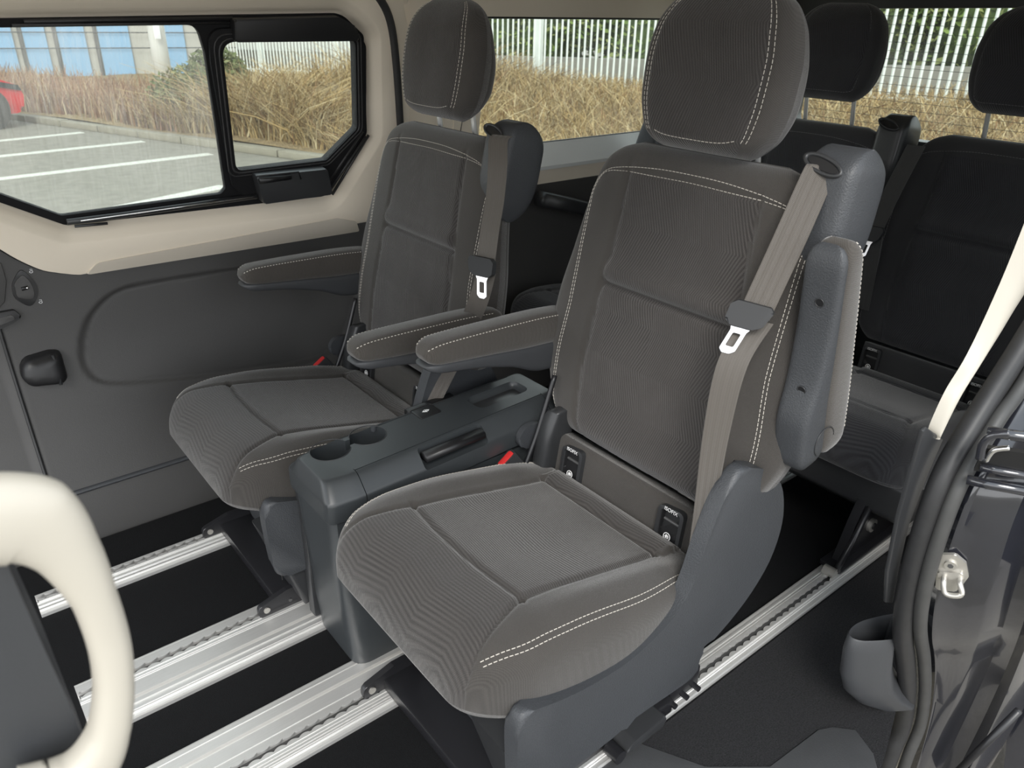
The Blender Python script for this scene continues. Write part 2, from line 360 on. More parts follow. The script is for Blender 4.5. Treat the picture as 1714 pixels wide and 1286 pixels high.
# ------------------------------------------------------------------ soft bodies
def vdist(v0, v1, n):
    s = np.linspace(0, 1, n); return v0 + (v1 - v0) * (.55 * .5 * (1 - np.cos(np.pi * s)) + .45 * s)
def round_end(x, r):
    return 1.0 if x >= r else math.sqrt(max(0.0, 1 - ((r - x) / r)**2))
class Pillow:
    """padded body: cross-sections along v; each a super-ellipse half-width W, front depth HF, back depth HB"""
    def __init__(s, v0, v1, W, HF, HB, frame, n=4, nb=None, extra=None):
        s.v0, s.v1, s.W, s.HF, s.HB, s.frame, s.n, s.nb, s.extra = v0, v1, W, HF, HB, frame, n, nb or n, extra
    def pt(s, u, v, front=True, off=0):
        w = s.W(v); n = s.n if front else s.nb
        S = max(0.0, 1 - abs(u)**n)**(1 / n); y = w * u
        d = s.HF(v) * S + (s.extra(y, v) * S if s.extra else 0) + off if front else -s.HB(v) * S - off
        return np.array(s.frame(y, d, v), float)
    def nrm(s, u, v, front=True):
        e = 1e-3; u = max(-.995, min(.995, u)); v = max(s.v0 + 2 * e, min(s.v1 - 2 * e, v))
        a = s.pt(u + e, v, front) - s.pt(u - e, v, front); b = s.pt(u, v + e, front) - s.pt(u, v - e, front)
        n = np.cross(a, b); n /= np.linalg.norm(n) + 1e-12
        c = s.pt(u, v, front) - np.array(s.frame(0, 0, v)); c2 = s.pt(0, v, front) - np.array(s.frame(0, 0, v))
        return n if n @ (c + .2 * c2) > 0 else -n
    def build(s, name, mat, parent, nu=60, nv=60, mask=None, swap=False):
        V, F, A = [], [], []; vs = vdist(s.v0, s.v1, nv)
        us = np.sin(np.pi / 2 * np.linspace(-1, 1, nu + 1)); us = .7 * us + .3 * np.linspace(-1, 1, nu + 1)
        back = list(us[1:-1][::-1][::2]); m = len(us) + len(back)
        for v in vs:
            for u in us: V.append(s.pt(u, v)); A.append(((v, u * s.W(v)) if swap else (u * s.W(v), v)) + (mask(u * s.W(v), v) if mask else 0,))
            for u in back: V.append(s.pt(u, v, False)); A.append((u * s.W(v), v + .3, 0))
        N = len(vs)
        for i in range(N - 1):
            for k in range(m): F.append((i * m + k, i * m + (k + 1) % m, (i + 1) * m + (k + 1) % m, (i + 1) * m + k))
        F.append(tuple(range(m))[::-1]); F.append(tuple((N - 1) * m + k for k in range(m)))
        me = bpy.data.meshes.new(name); me.from_pydata([tuple(p) for p in V], [], F)
        bm = bmesh.new(); bm.from_mesh(me); bmesh.ops.recalc_face_normals(bm, faces=bm.faces[:]); bm.to_mesh(me); bm.free()
        me.polygons.foreach_set('use_smooth', [True] * len(me.polygons))
        a = me.attributes.new('fab', 'FLOAT_VECTOR', 'POINT'); a.data.foreach_set('vector', np.array(A, dtype=np.float32).ravel())
        o = link(name, me, mat, parent); return o
    def thread(s, name, paths, mat, parent, pitch=.0080, dash=.0056, r=.0006):
        """rows of stitches lying on the front surface; each path is a list of (y, v) or (S-levels)"""
        V, F = [], []
        for path in paths:
            q = []
            for (y, v) in path:
                w = s.W(v); u = max(-.9995, min(.9995, y / w)); q.append((u, v))
            q = catmull(q, 24)
            P = [s.pt(a, b) + s.nrm(a, b) * r * .6 for a, b in q]
            L = [0]
            for a, b in zip(P, P[1:]): L.append(L[-1] + np.linalg.norm(b - a))
            A = np.array(P); k = 0.0
            at = lambda t: np.array([np.interp(t, L, A[:, j]) for j in range(3)])
            while k + dash < L[-1]:
                tube_geo([at(k), at(k + dash * .5), at(k + dash)], r, None, 4, (.3, .5, .81), V=V, F=F); k += pitch
        return mesh(name, V, F, mat, parent, smooth=False)
def gauss(d, w): return math.exp(-(d / w)**2)
def seg_dist(p, a, b):
    px, py = p; ax, ay = a; bx, by = b
    t = ((px - ax) * (bx - ax) + (py - ay) * (by - ay)) / ((bx - ax)**2 + (by - ay)**2); t = max(0, min(1, t))
    return math.hypot(px - ax - t * (bx - ax), py - ay - t * (by - ay))
def poly_dist(p, pts): return min(seg_dist(p, a, b) for a, b in zip(pts, pts[1:]))

# ------------------------------------------------------------------ the captain's seat (local: x rearward, y to the far side, z up)
BK0 = np.array([.975, 0, .445]); BKA = np.array([.159, 0, .987]); BKN = np.array([-.987, 0, .159])
def bk_frame(y, d, v): return BK0 + BKA * v + BKN * d + np.array([0, y, 0])
BKW_X = [0, .03, .08, .14, .20, .28, .38, .46, .52, .56, .585, .60]
BKW_Y = [.205, .235, .266, .287, .295, .289, .268, .252, .237, .218, .19, .15]
def bkW(v): return smooth_itp(v, BKW_X, BKW_Y)
def bkHF(v): return .045 * round_end(v, .05) * round_end(.60 - v, .055)
def bkHB(v): return (.085 - .03 * v / .6) * round_end(v, .04) * round_end(.60 - v, .05)
def insx(v): return smooth_itp(v, [0, .05, .16, .32, .43, .53, .6], [.150, .160, .168, .156, .145, .142, .140])
def bk_extra(y, v):
    a = abs(y); e = insx(v)
    bol = .030 * float(sstep(e - .005, e + .055, a)) * float(sstep(.60, .50, v)) * float(sstep(-.02, .12, v)) * (1 - .35 * float(sstep(.3, .55, v)))
    g = -.006 * gauss(a - e, .005) * float(sstep(.575, .535, v))
    if a < e + .004:
        vc = .335
        g -= .016 * gauss(v - vc, .0065) * float(sstep(e + .004, e - .008, a))
        g += .010 * gauss(v - vc - .026, .018) + .004 * gauss(v - vc + .035, .025)
    g += .008 * gauss(a, .12) * gauss(v - .12, .14)
    seam = abs(v - .548 + .28 * max(0, a - .10)**2 * 4)
    g -= .0025 * gauss(seam, .0035) * (1 if a < .2 else 0)
    return g - .045 + .0
def bk_frame0(y, d, v): return bk_frame(y, d, v)
def bk_mask(y, v): return 1.0 if abs(y) < insx(v) and v < .545 else 0.0
# the front plane sits at d = 0: HF adds its own depth, extra takes it back
BACK = Pillow(0, .60, bkW, lambda v: bkHF(v) + .0, bkHB, lambda y, d, v: bk_frame(y, d, v), n=4.5, nb=3, extra=lambda y, v: (bk_extra(y, v) + .045) * round_end(v, .05) * round_end(.60 - v, .055))
BACK.frame = lambda y, d, v: bk_frame(y, d - .045, v)

def CZ(x): return smooth_itp(x, [.438, .50, .60, .76, .87, .965], [.345, .332, .308, .290, .325, .345])
CW_X = [.438, .445, .455, .475, .505, .55, .62, .75, .86, .93, .965]
CW_Y = [.172, .188, .202, .220, .236, .248, .253, .258, .250, .238, .215]
def cW(x): return smooth_itp(x, CW_X, CW_Y)
def cT(x): return smooth_itp(x, [.44, .50, .56, .62, .75, .90, .965], [.440, .446, .448, .440, .412, .378, .368])
def cHF(x): return (cT(x) - CZ(x)) * round_end(x - .438, .075)**.85 * round_end(.965 - x, .02)
def cHB(x): return .018 * round_end(x - .438, .03) * round_end(.965 - x, .02)
CIN = .152
FSEAM = [(CIN, .588), (.170, .53), (.186, .48), (.196, .455), (.196, .44)]
def c_extra(y, x):
    a = abs(y); g = 0
    g += .016 * float(sstep(CIN - .004, CIN + .05, a)) * float(sstep(.48, .72, x)) * float(sstep(.97, .85, x))
    if x > .58 and x < .90: g -= .006 * gauss(a - CIN, .0045)
    if a < CIN + .01:
        g -= .0065 * gauss(x - (.588 - .012 * (1 - (a / CIN)**2)), .0045)
        g -= .0065 * gauss(x - .897, .0045)
        if .588 < x < .897: g -= .006 * (1 - (a / CIN)**2) * math.sin(math.pi * (x - .588) / .31)
        if x > .897: g += .010 * gauss(x - .93, .025)
    if x < .60: g -= .006 * gauss(poly_dist((a, x), FSEAM), .0035)
    return g
def c_mask(y, x):
    a = abs(y)
    if x < .588: return .72 if a < smooth_itp(x, [.44, .455, .48, .53, .588], [.196, .196, .186, .170, CIN]) else 0.0
    return .72 if a < CIN else 0.0
CUSH = Pillow(.438, .965, cW, cHF, cHB, lambda y, d, x: (x, y, CZ(x) + d), n=6, nb=4, extra=lambda y, x: c_extra(y, x) * round_end(x - .438, .09))

HX, HZ0, HZ1 = 1.100, 1.032, 1.288
HDK = np.array([.10, 0, .995])
def h_frame(y, d, v): return np.array([HX, 0, HZ0]) + HDK * v + np.array([-.995, 0, .10]) * d + np.array([0, y, 0])
HL = HZ1 - HZ0
def hW(v): return smooth_itp(v, [0, .012, .04, .09, .14, .19, .225, .245, HL], [.088, .108, .130, .143, .145, .136, .117, .090, .055])
def h_extra(y, v): return .004 * 0 - .003 * gauss(abs(y) - (hW(v) * .80), .004) * round_end(v, .04) * round_end(HL - v, .05)
HEAD = Pillow(0, HL, hW, lambda v: smooth_itp(v, [0, .08, .17, HL], [.052, .058, .054, .040]) * round_end(v, .03) * round_end(HL - v, .07), lambda v: smooth_itp(v, [0, .03, .07, .11, .17, HL], [.020, .045, .068, .070, .052, .030]) * round_end(v, .03) * round_end(HL - v, .07), h_frame, n=3.4, nb=2.6, extra=h_extra)
def h_mask(y, v): return 1.0 if abs(y) < hW(v) * .8 else 0

def post(parent, y, dark=False):
    p = [np.array([1.150 - .004 * k, y, .985 + .02 * k]) for k in range(8)]
    o = tube('headrest_post', p, .0065, M['satin'], parent, n=14)
    g = bm_new(); Mx = Matrix.Translation((1.148, y, 1.0))
    add_box(g, (-.022, -.02, -.006), (.022, .02, .006), .004, 2, Mx); add_box(g, (-.012, -.032, -.005), (.012, -.018, .005), .003, 2, Mx)
    from_bm('post_guide', g, M['smooth'], parent)

def isofix(parent, y, extra_dark=False):
    fr = lambda a, b, t: bk_frame(y + a * 1.28, .0105 + t, -.050 + b * 1.0)
    outer = fillet([(-.023, -.042), (.023, -.042), (.025, .036), (-.021, .042)], .011)
    inner = fillet([(-.0165, -.034), (.0165, -.034), (.018, .029), (-.0145, .034)], .007)
    n = 56; o_ = resample(outer, n, True); i_ = resample(inner, n, True)
    rings = [[fr(p[0], p[1], -.008) for p in o_], [fr(p[0] * .99, p[1] * .99, .004) for p in o_], [fr(p[0] * 1.05, p[1] * 1.05, .005) for p in i_], [fr(p[0], p[1], .002) for p in i_]]
    b = loft('isofix_pocket', rings, M['smooth'], parent, sharp=40)
    # sloped funnel inside the bezel: deep at the top, ramping out towards the badge
    top = [fr(p[0], p[1], .002) for p in i_]; deep = [fr(p[0] * .9, p[1] * .9, -.003 if p[1] < -.01 else -.006) for p in i_]
    V = top + deep; F = [(k, (k + 1) % n, n + (k + 1) % n, n + k) for k in range(n)] + [tuple(range(n, 2 * n))[::-1]]
    mesh('funnel', V, F, M['black'], b, smooth=False)
    ux, uy = np.array([0, -1, 0]), BKA
    def at(a, bb, t):
        p = fr(a, bb, t); mt = Matrix((( *ux, 0), (*uy, 0), (*BKN, 0), (0, 0, 0, 1))).transposed(); mt.translation = p; return mt
    text_mesh('isofix_lettering', 'ISOFIX', .0105, at(.001, .0345, .0062), M['white'], b)
    V, F = tube_geo([fr((.0075 / 1.28) * math.cos(t), -.019 + .0075 * math.sin(t), .003) for t in np.linspace(0, 2 * math.pi, 29)[:-1]], .0009, None, 6, BKN, True)
    tube_geo([fr(.002, -.0155, .003), fr(-.002, -.0175, .003), fr(-.003, -.021, .003), fr(.003, -.0225, .003)], .0013, None, 6, BKN, V=V, F=F)
    tube_geo([fr(.003, -.018, .003), fr(.0, -.0205, .003)], .0016, None, 6, BKN, V=V, F=F)
    mesh('child_seat_emblem', V, F, M['white'], b)
    cyl('anchor_bar', fr(-.014, .010, -.004), fr(.014, .010, -.004), .003, M['slot'], b, 10)

def armrest(parent, side, up=False):
    """padded armrest; local y0 at the seat flank. Built lying forward, or swung up beside the backrest."""
    yc = side * .293; hw = .031; piv = np.array([1.055, 0, .600])
    L = .360
    def prof(s):      # s 0 at the pivot, L at the tip -> (top, bottom)
        return smooth_itp(s, [0, .08, .2, .31, L], [.078, .080, .076, .070, .064]), smooth_itp(s, [0, .07, .15, .25, .33, L], [-.052, -.05, -.024, -.004, .004, .010])
    if not up:
        ang = math.radians(-3)
    else:
        ang = math.radians(-79)   # swung up beside the backrest
        piv = np.array([1.072, 0, .600])
    ca, sa = math.cos(ang), math.sin(ang)
    def F3(s, h, y):   # along forward (-x), up
        x, z = -s, h
        return piv + np.array([x * ca - z * sa, yc + y, x * sa + z * ca])
    sgn = 1
    split = lambda s: smooth_itp(s, [0, .1, .2, .3, L], [.012, .012, .016, .020, .024])
    def ring(s, lo, hi, w, e, exn):
        out = []
        for k in range(28):
            th = 2 * math.pi * k / 28; cs, sn = math.cos(th), math.sin(th)
            out.append(F3(s, (hi + lo) / 2 + (hi - lo) / 2 * math.copysign(abs(sn)**(2 / exn), sn) * e, w * math.copysign(abs(cs)**(2 / exn), cs) * (.35 + .65 * e)))
        return out
    ss = vdist(-.02, L, 34)
    def E(s): return round_end(s + .02, .035) * round_end(L - s, .034)
    rp = [ring(s, split(s) - .004, prof(s)[0], hw, max(E(s), .02), 3.6) for s in ss]
    pad = loft('armrest_pad', rp, M['arm_fabric'], parent, cap=True)
    a = pad.data.attributes.new('fab', 'FLOAT_VECTOR', 'POINT')
    a.data.foreach_set('vector', np.array([(v.co.y, v.co.x, 0) if not up else (v.co.y, v.co.z, 0) for v in pad.data.vertices], dtype=np.float32).ravel())
    rb = [ring(s, prof(s)[1], split(s) + .004, hw * .97, max(E(s), .02), 4.5) for s in ss]
    base = loft('armrest_base', rb, M['shell'] if up else M['plastic'], pad, cap=True)
    # stitching: along the outer top edges and around the tip
    def pz(s, y): 
        t = abs(y) / hw; return F3(s, (prof(s)[0] + split(s) - .004) / 2 + (prof(s)[0] - split(s) + .004) / 2 * E(s) * max(0, 1 - t**3.6)**(1 / 3.6) + .0008, y * (.35 + .65 * E(s)))
    for sd in (-1, 1):
        V, F = [], []
        pts = [pz(s, sd * hw * .86) for s in np.linspace(.02, L - .010, 40)]
        pts += [pz(L - .010 + .008 * t, sd * hw * .86) for t in np.linspace(.1, 1, 6)]
        q = resample(pts, int(L / .004))
        for i in range(0, len(q) - 2, 2): tube_geo([q[i], (q[i] + q[i + 1]) / 2, q[i + 1]], .0008, None, 4, (0, .6, .8), V=V, F=F)
        mesh('armrest_stitching', V, F, M['thread'], pad, smooth=False)
    if up:
        for s, hh in ((.135, -.02), (.275, .004)):
            p = F3(s, prof(s)[1] + .0015, -.004); q = F3(s, prof(s)[1] - .0006, -.004)
            b = bm_new(); add_cyl(b, p, q, .0065, 16); from_bm('screw_hole', b, M['black'], pad)
            V, F = tube_geo([F3(s + .0068 * math.cos(t), prof(s)[1] - .0005, -.004 + .0068 * math.sin(t)) for t in np.linspace(0, 2 * math.pi, 21)[:-1]], .0009, None, 5, F3(0, 1, 0) - F3(0, 0, 0), True)
            mesh('screw_rim', V, F, M['smooth'], pad)
        c = [F3(.028 + .026 * math.cos(t), .006 + .026 * math.sin(t), -hw * .97 - .0006) for t in np.linspace(-2.4, 1.6, 24)]
        V, F = tube_geo(c, .0009, None, 5, (0, 1, 0)); mesh('pivot_cap', V, F, M['smooth'], pad)
    return pad

def make_seat(name, loc, label, cat):
    t = empty(name, loc, label, cat)
    return t
def build_upholstery(t, fab, thread):
    c = CUSH.build('cushion', fab, t, 120, 150, c_mask, True)
    # double row along both upper flanks, wrapping to the front corner seam
    def flank(sd, S):
        out = []
        for x in np.linspace(.476, .945, 22):
            u = (1 - S**6)**(1 / 6); out.append((sd * u * cW(x), x))
        return out
    CUSH.thread('cushion_stitching', [flank(-1, .885), flank(-1, .845)], thread, c); CUSH.thread('cushion_stitching', [flank(1, .885), flank(1, .845)], thread, c)
    b = BACK.build('backrest', fab, t, 100, 130, bk_mask)
    def edge(off):
        left = [(.236 - off * .5 if v > .3 else .236 - off * .5 + .012 * float(sstep(.3, .15, v)), v) for v in np.linspace(.03, .50, 16)]
        def clip(y, v): return (min(y, bkW(v) * .985), v)
        left = [clip(y, v) for y, v in left]
        top = [(.205, .537 - off * .2), (.16, .551 - off * .5), (.08, .560 - off), (0, .562 - off), (-.08, .560 - off), (-.16, .551 - off * .5), (-.205, .537 - off * .2)]
        return left + top + [(-y, v) for y, v in left[::-1]]
    BACK.thread('backrest_stitching', [edge(0), edge(.013)], thread, b)
    h = HEAD.build('headrest', fab, t, 60, 60, h_mask)
    def hs(k, v1=HL - .02): return [(sd * hW(v) * k, v) for sd, vs in ((1, np.linspace(v1, .035, 12)),) for v in vs]
    side = lambda sd, k: [(sd * hW(v) * k, v) for v in np.linspace(.028, HL - .008, 14)]
    bot = [(y, .022 + .006 * (abs(y) / .08)**4) for y in np.linspace(-.085, .085, 12)]
    HEAD.thread('headrest_stitching', [side(1, .77), side(1, .83), side(-1, .77), side(-1, .83), bot], thread, h)
    for y in (.072, -.072): post(t, y)
    p = Pillow(-.112, -.004, lambda v: .196, lambda v: .012 * round_end(v + .112, .01) * round_end(-.004 - v, .014), lambda v: .03, lambda y, d, v: bk_frame(y, d - .008, v), n=9, nb=6)
    p.build('lumbar_panel', fab, t, 40, 20)
    isofix(t, .132); isofix(t, -.132)
    return c, b, h
def belt_tower(t, web, shellmat, low=True, near=True):
    # moulded horn on the outboard shoulder with the belt slot
    def fr(y, d, v): return bk_frame(y, d, v)
    W = lambda v: smooth_itp(v, [.43, .47, .54, .61, .645], [.030, .042, .046, .045, .034])
    T = Pillow(.43, .645, W, lambda v: .055 * round_end(.645 - v, .05) * round_end(v - .43, .10), lambda v: .065 * round_end(.645 - v, .06) * round_end(v - .43, .10),
               lambda y, d, v: fr(y - .236, d - .058, v), n=5, nb=4)
    o = T.build('belt_tower', shellmat, t, 36, 44)
    # slot bezel
    c = np.array(T.pt(.18, .612)); 
    u1 = np.array([0, -.96, -.28]); u1 /= np.linalg.norm(u1)
    nn = np.array([-.80, .10, .59]); nn -= u1 * (nn @ u1); nn /= np.linalg.norm(nn); u2 = np.cross(nn, u1)
    ell = lambda r1, r2, off: [c + u1 * r1 * math.cos(a) + u2 * r2 * math.sin(a) + nn * off for a in np.linspace(0, 2 * math.pi, 33)[:-1]]
    loft('belt_slot', [ell(.034, .014, -.004), ell(.034, .014, .006), ell(.030, .0105, .008), ell(.0275, .0085, .005), ell(.024, .006, -.002)], M['smooth'], o)
    V = ell(.026, .0075, .0045); mesh('slot_opening', V, [tuple(range(32))], M['black'], o, smooth=False)
    return o, c, nn, u1

SEAT_Y = .840; FAR_DX, FAR_DY = -.060, .706
def strap(name, pts, sides, width, mat, parent, n=10):
    P = catmull(pts, n); S = catmull(sides, n); return ribbon(name, P, S, width, .0016, mat, parent)
def tongue(parent, p, down, side, nrm, s=1.0):
    """latch plate hanging on the strap: moulded grip with a slotted steel blade"""
    down, side, nrm = [np.array(v, float) / np.linalg.norm(v) for v in (down, side, nrm)]
    fr = lambda a, b, t: np.array(p) + side * a * s + down * b * s + nrm * t * s
    grip = prism('tongue_grip', fillet([(-.034, -.012), (-.026, -.020), (.026, -.020), (.034, -.012), (.030, .014), (.018, .022), (-.018, .022), (-.030, .014)], .006), fr, -.005, .011, M['grip'], parent, bev=.004)
    outer = fillet([(-.019, .016), (.019, .016), (.0125, .030), (.0125, .064), (.006, .070), (-.006, .070), (-.0125, .064), (-.0125, .030)], .003)
    bm = bm_new(); n = 64; o = resample(outer, n, True); i = resample(fillet([(-.0065, .034), (.0065, .034), (.0065, .058), (-.0065, .058)], .003), n, True)
    # align starts
    i = sorted(range(n), key=lambda k: 0) and i
    ia = [min(range(n), key=lambda k: (i[k][0] - q[0])**2 + (i[k][1] - q[1])**2) for q in o]
    best = min(range(n), key=lambda sh: sum(np.linalg.norm(o[k] - i[(k + sh) % n]) for k in range(n))); i = i[best:] + i[:best]
    rings = [[fr(q[0], q[1], .002) for q in o], [fr(q[0], q[1], .0045) for q in o], [fr(q[0], q[1], .0045) for q in i], [fr(q[0], q[1], .002) for q in i]]
    rings.append(rings[0]); bm.free()
    loft('tongue_blade', rings, M['chrome'], grip, sharp=30)
    return grip
def buckle(parent, p, axis, side, label=None):
    axis, side = [np.array(v, float) / np.linalg.norm(v) for v in (axis, side)]; nrm = np.cross(axis, side)
    fr = lambda a, b, t: np.array(p) + side * a + nrm * b + axis * t
    b = prism('belt_buckle', fillet([(-.024, -.012), (.024, -.012), (.024, .012), (-.024, .012)], .006), fr, -.10, 0, M['smooth'], parent, bev=.003)
    prism('release_button', fillet([(-.019, -.0085), (.019, -.0085), (.019, .0045), (-.019, .0045)], .003), fr, -.003, .0035, M['red'], b, bev=.001)
    return b
def base_frame(t, near):
    # crossbar, pedestal, pivot bracket and slide latch
    y1, y0 = .19, -.19
    bm = bm_new(); add_box(bm, (.515, y0, .012), (.60, y1, .040), .004, 2); add_box(bm, (.60, y0, .004), (.93, y1, .030), .003, 1)
    from_bm('base_plate', bm, M['blackmetal'], t)
    V = [(.60, -.165, .03), (.60, .165, .03), (.93, .165, .03), (.93, -.165, .03), (.56, -.20, .235), (.56, .20, .235), (.95, .20, .25), (.95, -.20, .25)]
    F = [(3, 2, 1, 0), (4, 5, 6, 7), (0, 1, 5, 4), (1, 2, 6, 5), (2, 3, 7, 6), (3, 0, 4, 7)]
    mesh('seat_pedestal', V, F, M['plastic'], t, smooth=False)
    for y in (.185, -.185):
        pl = fillet([(.40 + .07, .010), (.40 + .07, .042), (.54, .062), (.98, .062), (.98, .010)], .012)
        prism('rail_foot', pl, lambda a, b, tt: (a, y + tt, b), -.007, .007, M['blackmetal'], t, bev=.002)
        for x in (.488, .545): cyl('bolt', (x, y - .010, .030), (x, y - .006, .030), .0075 if x < .5 else .004, M['steel'] if x < .5 else M['slot'], t, 12)
    # curved side skid between plate and pedestal
    tube('frame_tube', catmull([(.59, -.10, .045), (.60, -.04, .09), (.585, .02, .17), (.58, .04, .22)], 8), .010, M['blackmetal'], t)

def seat_shell(t):
    Y0, Y1 = -.266, -.236
    q = lambda x, y: (lambda p: (p[0], p[2]))(on((x, y), 1, SEAT_Y + Y0))
    px = [(1240, 790), (1262, 784), (1290, 790), (1308, 812), (1312, 850), (1306, 890), (1288, 940), (1258, 992), (1222, 1040), (1185, 1082), (1172, 1095), (1172, 1123), (1142, 1148), (1064, 1202), (1027, 1235), (956, 1290), (905, 1330), (872, 1345), (866, 1275), (868, 1225), (880, 1198),
          (905, 1186), (945, 1170), (1000, 1142), (1060, 1102), (1112, 1052), (1142, 1015), (1162, 975), (1184, 910), (1212, 840)]
    poly = [q(*p) for p in px]
    poly = catmull(poly, 3, True)
    # body with a softly domed outer face
    n = len(poly); cx, cz = np.mean([p[0] for p in poly]), np.mean([p[1] for p in poly])
    bm = bm_new(); add_prism(bm, [tuple(p) for p in poly], lambda a, b, tt: (a, tt, b), Y1, Y0 + .0, bev=.010, seg=4)
    o = from_bm('side_shell', bm, M['shell'], t, sharp=60)
    # front return of the shell under the cushion
    fpx = [(876, 1196), (872, 1268), (868, 1345)]
    a = [on(p, 1, SEAT_Y + Y0 + .012) for p in fpx]
    V, F = tube_geo(catmull([np.array([p[0] + .003, Y0 + .004, p[2]]) for p in a], 6), .0012, None, 6, (0, 1, 0)); mesh('shell_seam', V, F, M['black'], o)
    # inner side trims seen below the cushion front
    pl = [(.505, .235), (.62, .255), (.62, .05), (.560, .045)]
    prism('front_trim', pl, lambda a, b, tt: (a, tt, b), -.25, -.12, M['smooth'], o, bev=.01)
    # slide latch with its handle beside the rail
    bm = bm_new()
    add_box(bm, (.93, -.205, .02), (1.02, -.165, .075), .004, 2); add_box(bm, (.86, -.215, .015), (.93, -.175, .05), .004, 2)
    for k in range(5): add_cyl(bm, (.86 + .035 * k, -.222, .035), (.86 + .035 * k, -.17, .035), .006, 10)
    l = from_bm('slide_latch', bm, M['blackmetal'], t)
    h = prism('latch_paddle', fillet([(.775, .028), (.885, .032), (.885, .058), (.80, .052)], .008), lambda a, b, tt: (a, tt, b), -.235, -.195, M['smooth'], l, bev=.003)
    cyl('latch_roller', (.768, -.232, .028), (.768, -.20, .028), .014, M['blackmetal'], l, 16)
    return o
def recliner(t):
    # inboard hinge cover, tilt lever and linkage rod
    P = Pillow(.365, .495, lambda v: smooth_itp(v, [.365, .43, .495], [.046, .042, .026]), lambda v: .022 * round_end(v - .365, .02) * round_end(.495 - v, .025), lambda v: .02, lambda y, d, v: (.975 + .16 * (v - .45) - y * .9, .205 + d, v), n=5)
    o = P.build('hinge_cover', M['smooth'], t, 24, 24)
    prism('recline_lever', catmull([(-.035, -.016), (-.010, -.030), (.03, -.022), (.045, .004), (.03, .026), (-.008, .022), (-.03, .008)], 6, True), lambda a, b, tt: (.93 + a * .75 + b * .3, .242 + tt, .432 + b - a * .25), -.007, .008, M['shell'], o, bev=.004)
    tube('linkage_rod', catmull([(.905, .222, .37), (.945, .226, .45), (.985, .228, .56)], 6), .0055, M['blackmetal'], o)

def captain(loc, label, armup, far):
    t = empty('captain_seat', loc, label, 'seat', None)
    return t
# --- near seat
near = empty('captain_seat', (0, SEAT_Y, 0), 'nearest grey fabric captain seat with its right armrest folded upright', 'seat', None)
def to_local_build(fn, t):
    """parts are modelled about the seat's own axis and carried to the seat"""
    before = set(bpy.data.objects); L = t.location.copy(); t.location = (0, 0, 0)
    fn(t); t.location = L
def common(t):
    build_upholstery(t, M['fabric'], M['thread'])
    armrest(t, 1)
    base_frame(t, True); seat_shell(t); recliner(t)
    belt_tower(t, None, M['shell'])
    bp_ = on((846, 768), 1, SEAT_Y + .236); buckle(t, (bp_[0], .236, bp_[2]), (-.55, .12, .8), (.85, .0, .55))
to_local_build(common, near)
far = copy_tree(near); far.name = 'captain_seat'; far.location = (FAR_DX, SEAT_Y + FAR_DY, 0); far.scale = (.972,) * 3
far['label'] = 'grey captain seat by the sliding window with both armrests down'
def near_extra(t):
    armrest(t, -1, True)
    # belt: slot -> tongue -> lower anchor
    L = lambda px, y: on(px, 1, SEAT_Y + y) - np.array([0, SEAT_Y, 0])
    a = L((1370, 292), -.228); b = L((1322, 400), -.226); c = L((1262, 530), -.222)
    s = [np.array([.50, -.72, .0])] * 2 + [np.array([.45, -.80, -.12])] * 2
    up = strap('seat_belt', [a + np.array([.012, 0, .012]), a, b, c], s, .047, M['web'], t)
    d = L((1226, 610), -.226); e = L((1200, 720), -.230); f = L((1180, 850), -.236); g = L((1166, 940), -.240)
    strap('lap_strap', [c + np.array([.012, -.001, -.01]), d, e, f, g], [(.55, -.70, -.1), (.6, -.55, -.1), (.7, -.35, -.1), (.8, -.15, 0), (.8, -.10, 0)], .046, M['web'], up)
    dn = L((1215, 605), -.215) - c; tongue(up, c + np.array([-.008, .004, .004]), dn, (.45, -.80, -.12), (-.86, -.45, .2), .95)
to_local_build(near_extra, near)
def far_extra(t):
    armrest(t, -1, False)
    yy = SEAT_Y + FAR_DY; off = np.array([FAR_DX, yy, 0])
    Rm = np.array(Matrix.Rotation(math.radians(3), 3, 'Y')); nf = Rm @ BKN; pv = np.array([.975, 0, .445])
    def L(px, d): return (onp(px, (pv + nf * d) * .972 + off, nf) - off) / .972
    a = L((834, 236), .012); b = L((829, 330), .03); c = L((812, 448), .05)
    up = strap('seat_belt', [a + np.array([.012, 0, .01]), a, L((833, 275), .022), b, L((820, 385), .045), c], [(.35, -.85, 0)] * 3 + [(.3, -.9, 0)] * 3, .046, M['web'], t)
    Ly = lambda px, y: (on(px, 1, yy + y * .972) - off) / .972
    d = L((800, 505), .045); e = Ly((775, 565), -.272); f = Ly((738, 640), -.272); g = Ly((712, 692), -.272)
    strap('lap_strap', [c + np.array([.004, 0, -.01]), d, e, f, g], [(.3, -.9, 0), (.4, -.7, 0), (.5, -.6, 0), (.6, -.5, 0), (.6, -.5, 0)], .046, M['web'], up)
    tongue(up, c + np.array([-.006, 0, .004]), L((812, 495), .05) - c, (.3, -.9, 0), (-.9, -.3, .2), .95)
def tilt(o, ang, piv):
    Rm = Matrix.Rotation(ang, 4, 'Y'); o.matrix_basis = Matrix.Translation(piv) @ Rm @ Matrix.Translation(-Vector(piv)) @ o.matrix_basis
for o in far.children:
    nm = o.name.split('.')[0]
    if nm in ('backrest', 'headrest', 'headrest_post', 'post_guide', 'belt_tower'):
        if nm == 'headrest': o.location += Vector((-.003, 0, .022))
        tilt(o, math.radians(3), (.975, 0, .445))
L_ = far.location.copy(); far.location = (0, 0, 0); far.scale = (1,) * 3; far_extra(far); far.location = L_; far.scale = (.972,) * 3

